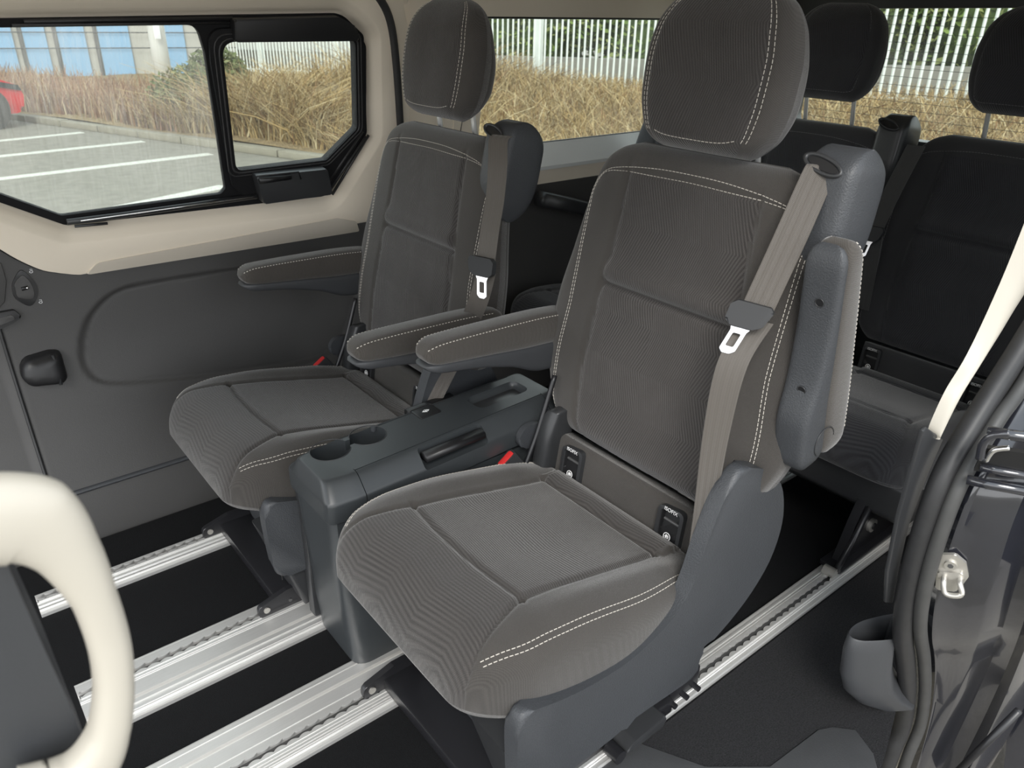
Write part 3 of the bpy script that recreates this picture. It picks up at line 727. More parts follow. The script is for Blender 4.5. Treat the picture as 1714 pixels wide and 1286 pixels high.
# ------------------------------------------------------------------ console between the seats
def console():
    X0, X1, Y0, Y1, ZT = .470, 1.045, 1.088, 1.286, .462
    t = empty('centre_console', (.76, 1.19, 0), 'dark grey console with cupholders between the two captain seats', 'console')
    fr = lambda a, b, tt: (a, b, tt)
    # pedestal
    def sec(z, x0, x1, y0, y1, r):
        return [np.array([p[0], p[1], z]) for p in resample(fillet([(x0, y0), (x1, y0), (x1, y1), (x0, y1)], r), 72, True)]
    body = loft('console_body', [sec(.012, .500, .70, 1.10, 1.285, .035), sec(.10, .492, .74, 1.10, 1.285, .035), sec(.20, .487, .80, 1.103, 1.28, .03), sec(.28, .483, .92, 1.102, 1.277, .025), sec(.345, .480, 1.02, 1.100, 1.276, .02), sec(.395, .478, 1.035, 1.098, 1.276, .02)], M['console'], t, cap=True, sharp=50)
    V, F = tube_geo([(.4985 + .06 * q * 0, 1.118 + .0 * q, .05 + .33 * q) for q in np.linspace(0, 1, 5)], .0012, None, 6); 
    bm = bm_new(); add_box(bm, (.488, 1.270, .03), (.60, 1.300, .37), .006, 2); from_bm('side_panel', bm, M['smooth'], t)
    V, F = tube_geo(catmull([(.62, 1.099, .33), (.60, 1.0985, .22), (.615, 1.098, .12), (.64, 1.098, .03)], 8), .0015, None, 6, (0, 1, 0)); mesh('body_seam', V, F, M['black'], body)
    # upper tray: chamfered block with real holes
    def ring(z, e):
        ex = .35 * e
        return [np.array([p[0], p[1], z]) for p in resample(fillet([(X0 + ex, Y0 + .010 + e), (X0 + .06, Y0 + e), (X1 - ex, Y0 + .004 + e), (X1 - ex, Y1 - .004 - e), (X0 + .06, Y1 - e), (X0 + ex, Y1 - .010 - e)], [.016, .05, .014, .014, .05, .016], 5), 160, True)]
    top = loft('console_top', [ring(.386, .004), ring(.388, .0005), ring(.391, .0), ring(.424, .0), ring(.429, .001), ring(.433, .004), ring(.454, .024), ring(.457, .0275), ring(.4595, .0305), ring(.461, .033), ring(.4622, .037), ring(.4625, .040)], M['console'], t, cap=True, sharp=32)
    cut = []
    c1 = on((553, 755), 2, ZT); c2 = on((616, 733), 2, ZT)
    cut.append(cyl('cut', (c1[0], c1[1], .39), (c1[0], c1[1], .50), .039, M['black'], None, 40))
    cut.append(cyl('cut', (c2[0], c2[1], .39), (c2[0], c2[1], .50), .037, M['black'], None, 40))
    m = (c1 + c2) / 2; cut.append(box('cut', (m[0] - .03, m[1] - .010, .440), (m[0] + .03, m[1] + .010, .50), M['black']))
    tr = [on(p, 2, ZT) for p in ((770, 672), (790, 690), (885, 655), (862, 638))]
    x0, x1 = .862, 1.000
    cut.append(box('cut', (x0, 1.162, .446), (x1, 1.222, .50), M['black'], None, .018, 4))
    cut.append(box('cut', (.675, 1.078, .425), (.83, 1.122, .50), M['black'], None, .008, 3))
    cut.append(box('cut', (.74, 1.256, .435), (.87, 1.30, .50), M['black'], None, .006, 3))
    for x in (.545, 1.005): cut.append(box('cut', (x - .0008, 1.07, .37), (x + .0008, 1.135, .48), M['black']))
    cut.append(box('cut', (.545, 1.1290, .4585), (1.005, 1.1316, .48), M['black']))
    cut.append(box('cut', (.60, 1.2430, .4585), (1.0, 1.2455, .48), M['black']))
    boolean(top, cut)
    top.location = top.location
    for c, r in ((c1, .039), (c2, .037)):
        bm = bm_new(); add_cyl(bm, (c[0], c[1], .388), (c[0], c[1], .391), r * .98, 32); from_bm('cup_floor', bm, M['plastic'], top)
        V, F = tube_geo([(c[0] + (r + .0005) * math.cos(q), c[1] + (r + .0005) * math.sin(q), .4624) for q in np.linspace(.45 if c is c1 else 3.55, 5.85 if c is c1 else 9.0, 40)], .0011, None, 6); mesh('cup_rim', V, F, M['smooth'], top)
    cyl('cup_clip', (c2[0] + .026, c2[1] + .024, .452), (c2[0] + .026, c2[1] + .024, .4622), .006, M['shell'], top, 14)
    box('tray_liner', (x0 + .006, 1.168, .4465), (x1 - .006, 1.216, .4485), M['smooth'], top, .001)
    # pull handle in the near recess and its twin opposite
    for yy, s, xa, xb in ((1.105, -1, .678, .827), (1.272, 1, .744, .866)):
        V, F = tube_geo([(xa + .004, yy, .446), (xb - .004, yy + .004 * 0, .446)], .014, .009, 14, (0, 0, 1), expo=3); mesh('pull_handle', V, F, M['black'], top)
    # release button with the opposed-arrows symbol
    b0 = on((713, 698), 2, ZT); bx, by = b0[0], b0[1]
    bm = bm_new(); add_box(bm, (bx - .026, by - .022, .460), (bx + .026, by + .022, .4645), .004, 3); bt = from_bm('release_button', bm, M['black'], t)
    V, F = tube_geo([p for p in [(bx + .026 * math.cos(a) * 1.08, by + .022 * math.sin(a) * 1.08, .4625) for a in np.linspace(0, 2 * math.pi, 5)[:-1]]], .0004, None, 4, closed=True)
    V, F = [], []
    def tri(pts):
        b = len(V); V.extend([(p[0], p[1], .4648) for p in pts] + [(p[0], p[1], .4644) for p in pts]); F.extend([(b, b + 1, b + 2), (b, b + 3, b + 4, b + 1), (b + 1, b + 4, b + 5, b + 2), (b + 2, b + 5, b + 3, b)])
    for sgn in (-1, 1):
        tri([(bx + .0075 * sgn * .8, by + sgn * .002), (bx + .0005 * sgn, by + .007 * sgn * .2 + .003), (bx + .0005 * sgn, by - .004 + .0014 * sgn)])
        tri([(bx + .009 * sgn, by), (bx + .003 * sgn, by + .0045), (bx + .003 * sgn, by - .0045)])
    tri([(bx - .0008, by - .006), (bx + .0008, by - .006), (bx, by + .006)]); tri([(bx - .0008, by + .006), (bx, by - .006), (bx + .0008, by + .006)])
    mesh('arrow_symbol', V, F, M['white'], bt, smooth=False)
    def shear(o):
        L = wloc(o)
        for v in o.data.vertices: v.co.z += (v.co.x + L.x - .5) * .045
        for c in o.children: shear(c)
    shear(top); shear(bt)
    return t
console()

# ------------------------------------------------------------------ floor, rails
fl = box('floor', (-1.2, .50, -.06), (3.0, 1.90, 0), M['carpet']); struct(fl, 'black carpet covering the van floor', 'floor')
def rail(y0, y1, tracks, grooves, x0, x1, label):
    t = empty('seat_rail', ((x0 + x1) / 2, (y0 + y1) / 2, 0), label, 'rail', 'aluminium floor rails')
    H = .013
    # cross profile: outer lips, fine ribs, flats
    marks = sorted(tracks)
    prof = [(y0, 0), (y0, .008), (y0 + .003, .009), (y0 + .006, .0085)]
    ys = np.arange(y0 + .006, y1 - .006, .0010)
    for y in ys:
        z = H
        for a in marks:
            if abs(y - a) < .0095: z = .001
        for g, w, d in grooves:
            if abs(y - g) < w: z = min(z, H - d)
        if y - y0 < .012: z = min(z, .0085)
        if y1 - y < .012: z = min(z, .0085)
        prof.append((y, z))
    prof += [(y1 - .003, .009), (y1, .008), (y1, 0)]
    n = len(prof); V = [(x, p[0], p[1]) for x in (x0, x1) for p in prof]
    F = [(k, k + 1, n + k + 1, n + k) for k in range(n - 1)] + [tuple(range(n))[::-1], tuple(range(n, 2 * n))]
    mesh('rail_profile', V, F, M['alu'], t, smooth=False)
    # scalloped lips of the seat track
    for a in marks:
        V, F = [], []
        for sd in (-1, 1):
            b = len(V); xs = np.arange(x0 + .004, x1 - .004, .0025); m = len(xs)
            for x in xs:
                w = .0058 * abs(math.cos(math.pi * x / .0245))**.7
                yi = a + sd * (.0098 - w); yo = a + sd * .0135
                V += [(x, yi, H - .003), (x, yi, H + .0016), (x, yo, H + .0016), (x, yo, H - .003)]
            for i in range(m - 1):
                for k in range(3):
                    f = (b + i * 4 + k, b + i * 4 + k + 1, b + i * 4 + 5 + k, b + i * 4 + 4 + k); F.append(f if sd > 0 else f[::-1])
        mesh('track_teeth', V, F, M['alu'], t, smooth=False)
        box('track_channel', (x0 + .002, a - .0098, .001), (x1 - .002, a + .0098, .003), M['slot'], t)
        for x in np.arange(x0 + .012, min(x1, x0 + .9), .0245): pass
    return t
G = lambda *a: [(g, .0012, .002) for g in a]
rail(1.673, 1.752, [1.729], G(1.693, 1.697, 1.745) + [(1.706, .006, .003)], .018, 2.45, 'short aluminium floor rail nearest the left door panel')
rail(1.254, 1.411, [1.373], G(1.345, 1.350, 1.398, 1.270, 1.402) + [(1.303, .0045, .008), (1.283, .004, .003)], .03, 2.45, 'wide aluminium rail running under the inner side of the window seat')
rail(.976, 1.131, [1.025], G(1.003, .990, .996, 1.118, 1.112, 1.124) + [(1.085, .0045, .008), (1.050, .0015, .002)], .03, 2.45, 'wide aluminium rail coming from under the nearest seat at the bottom edge')
rail(.627, .697, [.656], G(.640, .672, .678, .686, .636), -.3, 2.45, 'long aluminium rail along the right edge of the nearest seat')
mat_pts = [(930, 1300), (985, 1262), (1012, 1245), (1060, 1240), (1180, 1286), (1290, 1286), (1368, 1222), (1392, 1217), (1432, 1222), (1462, 1262), (1478, 1320), (930, 1330)]
tread = prism('step_mat', [tuple(on(p, 2, .004)[:2]) for p in mat_pts], lambda a, b, t: (a, b, t), .0005, .005, M['mat'], None, bev=.002); tag(tread, 'grey rubber tread mat at the door sill, bottom right', 'mat')
ca = prism('trim_6', [(1.75, .622), (1.75, .56)] + [tuple(on(p, 2, .003)[:2]) for p in ((1530, 1080), (1512, 1130), (1500, 1190), (1488, 1240), (1474, 1290), (1455, 1350))] + [(.9, .30), (-.6, .30), (-.6, .622)], lambda a, b, t: (a, b, t), -.03, .003, M['carpet_grey']); struct(ca, 'charcoal loop carpet strip between right rail and door sill', 'carpet')

# ------------------------------------------------------------------ far side wall
WN = np.array([0, 1, .145]) / math.hypot(1, .145); WP = np.array([0, 2.05, .65])
def wy(z): return 2.05 - .145 * (z - .65)
def W(px, off=0):                                  # point on the upper wall, off = into the cabin
    p = onp(px, WP - WN * off, WN); return p
def W2(px): p = W(px); return (p[0], p[2])
def wfr(a, b, t): return np.array([a, wy(b), b]) - WN * t     # t into the cabin
def low_y(z):                                        # lower door panel: tucks in towards the floor
    return smooth_itp(z, [-.05, .0, .06, .12, .18, .30, .50, .66, .80], [1.900, 1.906, 1.916, 1.930, 1.950, 1.990, 2.038, 2.050, 2.045])
def Lw(px):                                          # pixel -> point on the lower panel
    z = .4
    for _ in range(12):
        p = on(px, 1, low_y(z)); z = .5 * z + .5 * p[2]
    return (p[0], p[2])
def poly_sdf(p, poly):
    d = 1e9; inside = False; n = len(poly)
    for i in range(n):
        a, b = poly[i], poly[(i + 1) % n]; d = min(d, seg_dist(p, a, b))
        if (a[1] > p[1]) != (b[1] > p[1]) and p[0] < (b[0] - a[0]) * (p[1] - a[1]) / (b[1] - a[1]) + a[0]: inside = not inside
    return -d if inside else d
rec = [Lw(p) for p in [(160, 520), (195, 490), (250, 475), (420, 448), (560, 428), (612, 424), (590, 520), (575, 560), (545, 592), (500, 607), (380, 625), (250, 638), (180, 640), (150, 625), (138, 590), (143, 552)]]
rec = [tuple(p) for p in catmull(rec, 4, True)]
belt = [W2(p) for p in [(-120, 330), (0, 415), (60, 446), (90, 453), (118, 456), (145, 455), (300, 425), (450, 400), (595, 372), (660, 362)]]
belt = [tuple(p) for p in catmull(belt, 5)]
def belt_z(x): return float(np.interp(x, [p[0] for p in belt], [p[1] for p in belt]))
ridge = [Lw(p) for p in [(110, 830), (310, 767)]]
def wall_lower():
    V, F = [], []; xs = np.linspace(-.45, 1.26, 200); ts = np.linspace(0, 1, 130)
    rmn = np.min(rec, 0) - .03; rmx = np.max(rec, 0) + .03
    jx = lambda z: .108 + .02 * 0
    for x in xs:
        zt = belt_z(x); zb = -.03 + .0 * x
        for t in ts:
            z = zb + (zt - zb) * t; y = low_y(z)
            if rmn[0] < x < rmx[0] and rmn[1] < z < rmx[1]:
                s = poly_sdf((x, z), rec); y += .007 * float(sstep(.004, -.004, s)) + .004 * gauss(s, .004)
            y += .010 * gauss(x - .112, .006) + (.012 if x < .106 else 0)
            if x > .112:
                f = float(sstep(.12, .16, x) * sstep(.50, .44, x)); y -= .016 * f * float(sstep(.19, .06, z)) * 0
            V.append((x, y, z))
    m = len(ts)
    for i in range(len(xs) - 1):
        for k in range(m - 1): F.append((i * m + k, (i + 1) * m + k, (i + 1) * m + k + 1, i * m + k + 1))
    return mesh('wall_left', V, F, M['door'])
wl = wall_lower(); struct(wl, 'dark grey door panel below the sliding window', 'wall')
# ridge on the panel's foot, belt line gap
a, b = ridge; 
V, F = tube_geo([np.array([x, low_y(z) - .001, z]) for x, z in [(a[0] + (b[0] - a[0]) * q, a[1] + (b[1] - a[1]) * q) for q in np.linspace(-.05, 1.6, 30)]], lambda q: .009, lambda q: .006, 8); mesh('panel_ridge', V, F, M['shell'], wl)
V, F = tube_geo([wfr(x, z, -.001) for x, z in belt], .0055, None, 8); mesh('belt_gap', V, F, M['black'], wl)
V, F = tube_geo([np.array([.118, low_y(z) - .002, z]) for z in np.linspace(-.02, .72, 30)], .004, None, 8); mesh('door_edge_seal', V, F, M['rubber'], wl)

def ring_frame(name, outer, inner, N, mat, parent, hs, fr=wfr, grow=None):
    """frame between two outlines in the wall plane; hs = list of (mix 0 outer..1 inner, height)"""
    o = resample(outer, N, True); i0 = resample(inner, N * 4, True)
    c = np.mean(inner, 0); i = []
    best = min(range(N * 4), key=lambda k: np.linalg.norm(i0[k] - o[0])); 
    i = resample(i0[best:] + i0[:best], N, True)
    return loft(name, [[fr(*((1 - q) * o[k] + q * i[k]), h) for k in range(N)] for q, h in hs], mat, parent, sharp=40)
# window outlines (wall-plane coordinates taken from their corners)
oz = [W2(p) for p in [(-150, 36), (575, 24), (612, 60), (617, 225), (552, 330), (112, 380), (0, 341), (-150, 250)]]
win_out = fillet(oz, [.02, .06, .02, .02, .05, .03, .03, .02], 8)
fix_in = fillet([W2(p) for p in [(-150, 50), (332, 43), (346, 90), (380, 318), (372, 327), (105, 364), (0, 327), (-150, 235)]], [.01, .03, .0, .012, .012, .025, .01, .01], 6)
sl_out = fillet([W2(p) for p in [(348, 48), (592, 46), (612, 75), (612, 218), (550, 320), (410, 330), (388, 312), (352, 105)]], [.06, .05, .03, .02, .03, .03, .03, .05], 8)
sl_in = fillet([W2(p) for p in [(370, 70), (594, 66), (597, 215), (545, 268), (395, 286)]], [.035, .02, .02, .015, .02], 8)
win = empty('window_1', W((300, 360)).tolist(), 'sliding side window in a black frame on the far wall', 'window'); win['kind'] = 'structure'
# beige surround: bevel from the window lip to the outer panel edge
def surround():
    N = 240; o = resample(win_out, N, True)
    c = np.array(W2((300, 200))); rings = []
    def offs(k, d):
        t = o[(k + 2) % N] - o[k - 2]; t /= np.linalg.norm(t) + 1e-9; n = np.array([t[1], -t[0]]); 
        if n @ (o[k] - c) < 0: n = -n
        return o[k] + n * d
    def outer(k):
        d = o[k] - c; d /= np.linalg.norm(d); best = None
        # intersect with boundary polygon
        bd = [(x, z - .001) for x, z in belt if -.28 < x < 1.2] + [(1.205, .66), (1.225, .9), (1.225, 1.15), (1.19, 1.27), (-.28, 1.27)]
        for a, b in zip(bd, bd[1:] + bd[:1]):
            a = np.array(a); b = np.array(b); e = b - a; den = d[0] * e[1] - d[1] * e[0]
            if abs(den) < 1e-9: continue
            w = a - c; t = (w[0] * e[1] - w[1] * e[0]) / den; s = (w[0] * d[1] - w[1] * d[0]) / den
            if t > 0 and -1e-6 <= s <= 1 + 1e-6 and (best is None or t < best): best = t
        return c + d * best
    ou = [outer(k) for k in range(N)]
    for d, h, f in ((-.006, -.024, 0), (.004, -.022, 0), (.010, -.010, 0), (.022, .002, 0), (.028, .006, 0), (.035, .014, 0), (.040, .016, 0), (None, .016, .35), (None, .014, .8), (None, .009, 1)):
        r = []
        for k in range(N):
            if d is not None:
                p = offs(k, d); lim = np.linalg.norm(ou[k] - o[k]); 
                if d > lim * .8: p = o[k] + (ou[k] - o[k]) * .8 * (d / .04)
            else:
                s = offs(k, .040); lim = np.linalg.norm(ou[k] - o[k])
                if .04 > lim * .8: s = o[k] + (ou[k] - o[k]) * .8
                p = s + (ou[k] - s) * f
            r.append(wfr(p[0], p[1], h))
        rings.append(r)
    return loft('trim_1', rings, M['beige'])
su = surround(); struct(su, 'beige moulded trim around the sliding window', 'trim')
def noclose(px): return [W2(p) for p in px]
st = prism('trim_2', fillet(noclose([(140, 456), (160, 436), (180, 432), (560, 362), (592, 368), (597, 384)]), [.004, .02, .01, .015, .01, .004], 5), wfr, .006, .0175, M['silver'], None, bev=.0015); struct(st, 'thin satin silver strip below the window trim', 'trim')
# black frame, panes, slider
ring_frame('window_frame', win_out, fix_in, 200, M['black'], win, [(0, -.024), (.0, -.010), (.04, -.008), (1, -.010), (1, -.024)]) if False else None
fr_bm = bm_new(); add_prism(fr_bm, [tuple(p) for p in win_out], wfr, -.026, -.010); wf = from_bm('window_frame', fr_bm, M['matt'], win)
c1 = prism('cut', [tuple(p) for p in fix_in], wfr, -.06, .03, M['black']); c2 = prism('cut', [tuple(p) for p in sl_in], wfr, -.06, .03, M['black']); boolean(wf, [c1, c2])
prism('fixed_pane', [tuple(p) for p in fix_in], wfr, -.022, -.019, M['glass'], win)['label'] = 'dusty fixed glass pane'
# slider frame: two raised rounded ribs
for name, q0, h in (('slider_frame', 0, .004),):
    bm = bm_new(); add_prism(bm, [tuple(p) for p in sl_out], wfr, -.012, .003, .003, 2); so = from_bm(name, bm, M['matt'], win)
    boolean(so, [prism('cut', [tuple(p) for p in sl_in], wfr, -.06, .03, M['black'])])
def scaled(poly, s): c = np.mean(poly, 0); return [tuple(c + (np.array(p) - c) * s) for p in poly]
for s, w in ((1.045, .0028), (1.10, .0022)):
    V, F = tube_geo([wfr(p[0], p[1], .003) for p in resample(scaled(sl_in, s), 120, True)], w, None, 8, (0, 1, 0), True); mesh('slider_gasket', V, F, M['rubber'], so)
prism('sliding_pane', [tuple(p) for p in sl_in], wfr, -.006, -.003, M['glass_clear'], win)['label'] = 'clean sliding glass pane'
# running channels
for pts, r in (([(40, 36), (150, 34), (390, 31)], .004), ([(20, 42), (390, 38)], .003)):
    tube('top_channel', [W(p, -.004) for p in pts], r, M['rubber'], win, n=8)
tube('bottom_channel', [W(p, .004) for p in [(112, 372), (200, 361), (430, 328)]], .0075, M['smooth'], win, n=10)
tube('bottom_channel', [W(p, .010) for p in [(135, 370), (300, 347), (425, 329)]], .0018, M['chrome'], win, n=8)
tube('bottom_channel', [W(p, .006) for p in [(125, 379), (180, 374)]], .0035, M['smooth'], win, n=8)
for k, (a, b) in enumerate((((550, 322), (612, 228)), ((556, 326), (617, 226)), ((544, 314), (607, 220)))): tube('end_gasket', [W(a, .002), W(b, .002)], .004, M['rubber'], win, n=8)
prism('blind_cassette', fillet(noclose([(386, 30), (562, 26), (590, 42), (596, 66), (388, 68)]), [.006, .02, .02, .006, .006], 5), wfr, -.010, .022, M['black'], win, bev=.006)
lb = prism('window_latch', fillet(noclose([(420, 288), (537, 276), (546, 318), (432, 334)]), .006, 4), wfr, .0, .040, M['smooth'], win, bev=.005)
V, F = tube_geo([W(p, .043) for p in [(434, 302), (455, 300), (486, 296)]], lambda q: .007 + .003 * (1 - q), .009, 12, (0, 1, 0)); mesh('latch_lever', V, F, M['black'], lb)
V, F = tube_geo([W(p, .041) for p in [(430, 295), (500, 288), (504, 300)]], .0022, None, 6); mesh('latch_recess', V, F, M['black'], lb)
# inner door latch with lock marks, knob cup, door bump stop: on the front of the panel
def Lq(px, t=0): x, z = Lw(px); return np.array([x, low_y(z) - t, z])
lfr = lambda a, b, t: np.array([a, low_y(b) - t, b])
o = [Lw(p) for p in [(22, 470), (34, 452), (50, 463), (62, 480), (62, 497), (50, 512), (26, 500), (20, 483)]]
lt = prism('door_latch', [tuple(p) for p in catmull(o, 4, True)], lfr, -.004, .003, M['black'], None, bev=.001)
tag(lt, 'small lock lever in a black rounded surround, top of the far door panel', 'latch')
o = [Lw(p) for p in [(24, 474), (37, 460), (49, 471), (56, 487), (54, 499), (30, 497), (26, 484)]]
prism('latch_plate', [tuple(p) for p in catmull(o, 4, True)], lfr, .002, .006, M['door'], lt, bev=.001)
tube('latch_slot', [Lq((35, 483), .0065), Lq((46, 480), .0065)], .0045, M['black'], lt, n=10, up=(0, 1, 0)); tube('latch_pin', [Lq((43, 481), .009), Lq((46, 480), .009)], .003, M['chrome'], lt, n=10, up=(0, 1, 0))
for px in ((52, 455), (68, 506)):
    c = Lq(px, .001); V, F = tube_geo([c + np.array([.0035 * math.cos(t), 0, .0025 * math.sin(t)]) for t in np.linspace(0, 2 * math.pi, 13)[:-1]], .0007, None, 4, (0, 1, 0), True); tube_geo([c + np.array([.003, 0, .001]), c + np.array([.003, 0, .006]), c + np.array([-.002, 0, .006])], .0007, None, 4, (0, 1, 0), V=V, F=F); mesh('lock_symbol', V, F, M['white'], lt)
o = [Lw(p) for p in [(-40, 545), (-2, 521), (22, 517), (36, 528), (18, 540), (-2, 549)]]
dh = prism('door_pull', fillet(o, .006), lfr, .0, .014, M['black'], None, bev=.004); tag(dh, 'dark recessed pull handle at the left edge of the far door panel', 'handle')
o = [Lw(p) for p in [(-40, 543), (0, 529), (18, 524), (24, 531), (0, 541), (-40, 548)]]; prism('pull_pad', fillet(o, .004), lfr, .012, .016, M['door'], dh, bev=.001)
o = [Lw(p) for p in [(-60, 430), (2, 440), (11, 470), (8, 505), (-6, 520), (-60, 540)]]; prism('pull_surround', [tuple(p) for p in o], lfr, -.002, .004, M['door'], dh, bev=.002)
# bump stop
V, F = [], []
ring = [Lw(p) for p in [(32, 610), (40, 597), (80, 585), (100, 585), (112, 628), (105, 638), (48, 644), (34, 630)]]
ring = fillet(ring, .03, 7); n = len(ring); c = np.mean(ring, 0)
rr = []
for s, h in ((1.0, 0), (.995, .010), (.97, .019), (.92, .026), (.84, .031), (.72, .035), (.55, .038), (.3, .040)): rr.append([lfr(*(c + (np.array(p) - c) * s), h) for p in ring])
bs = loft('door_buffer', rr, M['black'], None, cap=True); tag(bs, 'round black plastic buffer on the far door panel', 'buffer')
V, F = tube_geo([Lq(p, .030) for p in [(84, 588), (92, 610), (98, 637)]], .004, .006, 8, (0, 1, 0)); mesh('buffer_rib', V, F, M['smooth'], bs)

# ------------------------------------------------------------------ rear of the cabin
def yz_wall(name, x0, x1, prof, mat, nx=2):
    V, F = [], []; m = len(prof)
    for x in np.linspace(x0, x1, nx):
        for y, z in prof: V.append((x, y, z))
    for i in range(nx - 1):
        for k in range(m - 1): F.append((i * m + k, (i + 1) * m + k, (i + 1) * m + k + 1, i * m + k + 1))
    return mesh(name, V, F, mat)
# far C-pillar: beige, with the dark door seal curving over it
QZ0, QZ1 = .845, 1.222
pil = yz_wall('trim_3', 1.20, 1.50, [(2.052, .60), (2.045, .70), (2.03, .9), (2.0, 1.1), (1.985, 1.25), (1.95, 1.36), (1.85, 1.42)], M['beige']); struct(pil, 'beige pillar trim behind the sliding window', 'trim')
sealp = catmull([W(p, .016) for p in [(560, -70), (612, -28), (640, 5), (655, 45), (663, 110), (668, 180), (671, 240), (672, 330)]], 6)
sl = tube('trim_5', sealp, .011, M['rubber'], n=12, up=(0, 1, 0)); struct(sl, 'black rubber seal down the beige pillar behind the sliding window', 'seal')
# lower rear wall, quarter window surround
rw = yz_wall('wall_rear_left', 1.20, 2.95, [(1.86, -.03), (1.96, .1), (2.02, .4), (2.03, .60), (2.035, .70)], M['door']); rw.name = 'wall_left'; struct(rw, 'dark side panel behind the window seat', 'wall')
tr = yz_wall('trim_4', 1.20, 2.95, [(2.036, .69), (2.034, .745), (2.04, .76)], M['beige']); struct(tr, 'beige sill trim below the rear quarter window', 'trim')
qy = lambda z: 2.04 - .12 * (z - .75)
qfr = lambda a, b, t: np.array([a, qy(b) - t, b])
def Q2(px):
    n = np.array([0, 1, .12]); p = onp(px, (0, 2.04, .75), n); return (p[0], p[2])
qo = fillet([Q2(p) for p in [(748, 22), (1150, 22), (1150, 215), (1040, 226), (860, 252), (745, 275)]], .012)
w2 = empty('window_2', tuple(qfr(1.8, .8, 0)), 'fixed quarter window behind the window seat', 'window'); w2['kind'] = 'structure'
big = [(1.40, .745), (2.95, .745), (2.95, 1.40), (1.40, 1.40)]
bm = bm_new(); add_prism(bm, big, qfr, -.03, -.004); qf = from_bm('window_surround', bm, M['beige'], w2)
hole = fillet([(1.415, .835), (2.62, .835), (2.62, 1.222), (1.47, 1.222)], .03)
boolean(qf, [prism('cut', [tuple(p) for p in hole], qfr, -.08, .05, M['beige'])])
V, F = tube_geo([qfr(p[0], p[1], -.010) for p in resample(hole, 120, True)], .006, None, 8, (0, 1, 0), True); mesh('window_gasket', V, F, M['rubber'], w2)
prism('pane', [tuple(p) for p in hole], qfr, -.026, -.023, M['glass_clear'], w2)
bs2 = prism('window_sill', [(-.004, .838), (.034, .765), (.030, .752), (-.004, .752)], lambda a, b, t: (t, qy(b) - a, b), 1.42, 2.60, M['sill'], w2, bev=.003)
# rear door with heated window
XR = 2.95
rfr = lambda a, b, t: np.array([XR - t - (b - .8) * .06, a, b])
w3 = empty('window_3', (XR, 1.1, .86), 'rear door window with fine heating wires', 'window'); w3['kind'] = 'structure'
bm = bm_new(); add_prism(bm, [(.30, -.03), (2.05, -.03), (2.05, 1.42), (.30, 1.42)], rfr, -.05, .01); rd = from_bm('wall_rear', bm, M['smooth']); struct(rd, 'dark rear door below and around the back window', 'wall')
rh = fillet([(.42, .84), (1.845, .84), (1.815, 1.262), (.46, 1.285)], .05, 8)
boolean(rd, [prism('cut', [tuple(p) for p in rh], rfr, -.2, .2, M['black'])])
prism('pane', [tuple(p) for p in rh], rfr, -.02, -.016, M['glass_clear'], w3)
V, F = [], []
for z in np.arange(.88, 1.26, .028): tube_geo([rfr(.50, z, -.013), rfr(1.80, z, -.013)], .0007, None, 4, V=V, F=F)
mesh('heating_wire', V, F, M['slot'], w3)
# roof lining
roof = box('ceiling', (-.7, .42, 1.415), (2.98, 2.0, 1.44), M['beige']); struct(roof, 'beige roof lining', 'ceiling')
hd = prism('trim_7', [(1.90, 1.42), (1.985, 1.42), (1.985, 1.255), (1.958, 1.250)], lambda a, b, t: (t, a, b), -.45, 1.215, M['beige'], None, bev=.01); struct(hd, 'beige roof rail trim above the sliding window', 'trim')

# rear row: three seats, upholstery as in front, its shade put into darker colours
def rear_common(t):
    c = CUSH.build('cushion', M['fabric_shaded'], t, 60, 70, c_mask, True)
    b = BACK.build('backrest', M['fabric_shaded'], t, 70, 80, bk_mask)
    def clip(y, v): return (min(y, bkW(v) * .985), v)
    left = [clip(.236, v) for v in np.linspace(.03, .50, 16)]
    top = [(.205, .537), (.16, .551), (.08, .560), (0, .562), (-.08, .560), (-.16, .551), (-.205, .537)]
    BACK.thread('backrest_stitching', [left + top + [(-y, v) for y, v in left[::-1]]], M['thread_shaded'], b)
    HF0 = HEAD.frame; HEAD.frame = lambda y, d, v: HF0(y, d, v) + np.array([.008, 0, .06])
    h = HEAD.build('headrest', M['fabric_shaded'], t, 44, 44, h_mask)
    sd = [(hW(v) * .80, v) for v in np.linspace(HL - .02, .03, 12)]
    HEAD.thread('headrest_stitching', [[(y, v) for y, v in sd] + [(y, .024) for y in np.linspace(.08, -.08, 8)] + [(-y, v) for y, v in sd[::-1]]], M['thread_shaded'], h)
    HEAD.frame = HF0
    for y in (.08, -.08): post(t, y)
    p = Pillow(-.112, -.004, lambda v: .196, lambda v: .012 * round_end(v + .112, .01) * round_end(-.004 - v, .014), lambda v: .03, lambda y, d, v: bk_frame(y, d - .008, v), n=9, nb=6)
    p.build('lumbar_panel', M['fabric_shaded'], t, 40, 20)
    isofix(t, .155); isofix(t, -.155)
    V = [(.50, -.21, .20), (.50, .21, .20), (.95, .21, .20), (.95, -.21, .20), (.47, -.225, .33), (.47, .225, .33), (.95, .225, .33), (.95, -.225, .33)]
    prism('seat_skirt', fillet([(.47, .335), (.475, .24), (.52, .205), (.95, .205), (.95, .335)], .02), lambda a, b, tt: (a, tt, b), -.232, .232, M['smooth'], t, bev=.01)
rear = empty('rear_seat', (0, 0, 0), 'shade-darkened rear seat at the right edge by the door pillar', 'seat', 'rear row seats')
rear_common(rear)
RDX, RDZ = 1.10, -.07
rs = [rear, copy_tree(rear), copy_tree(rear)]
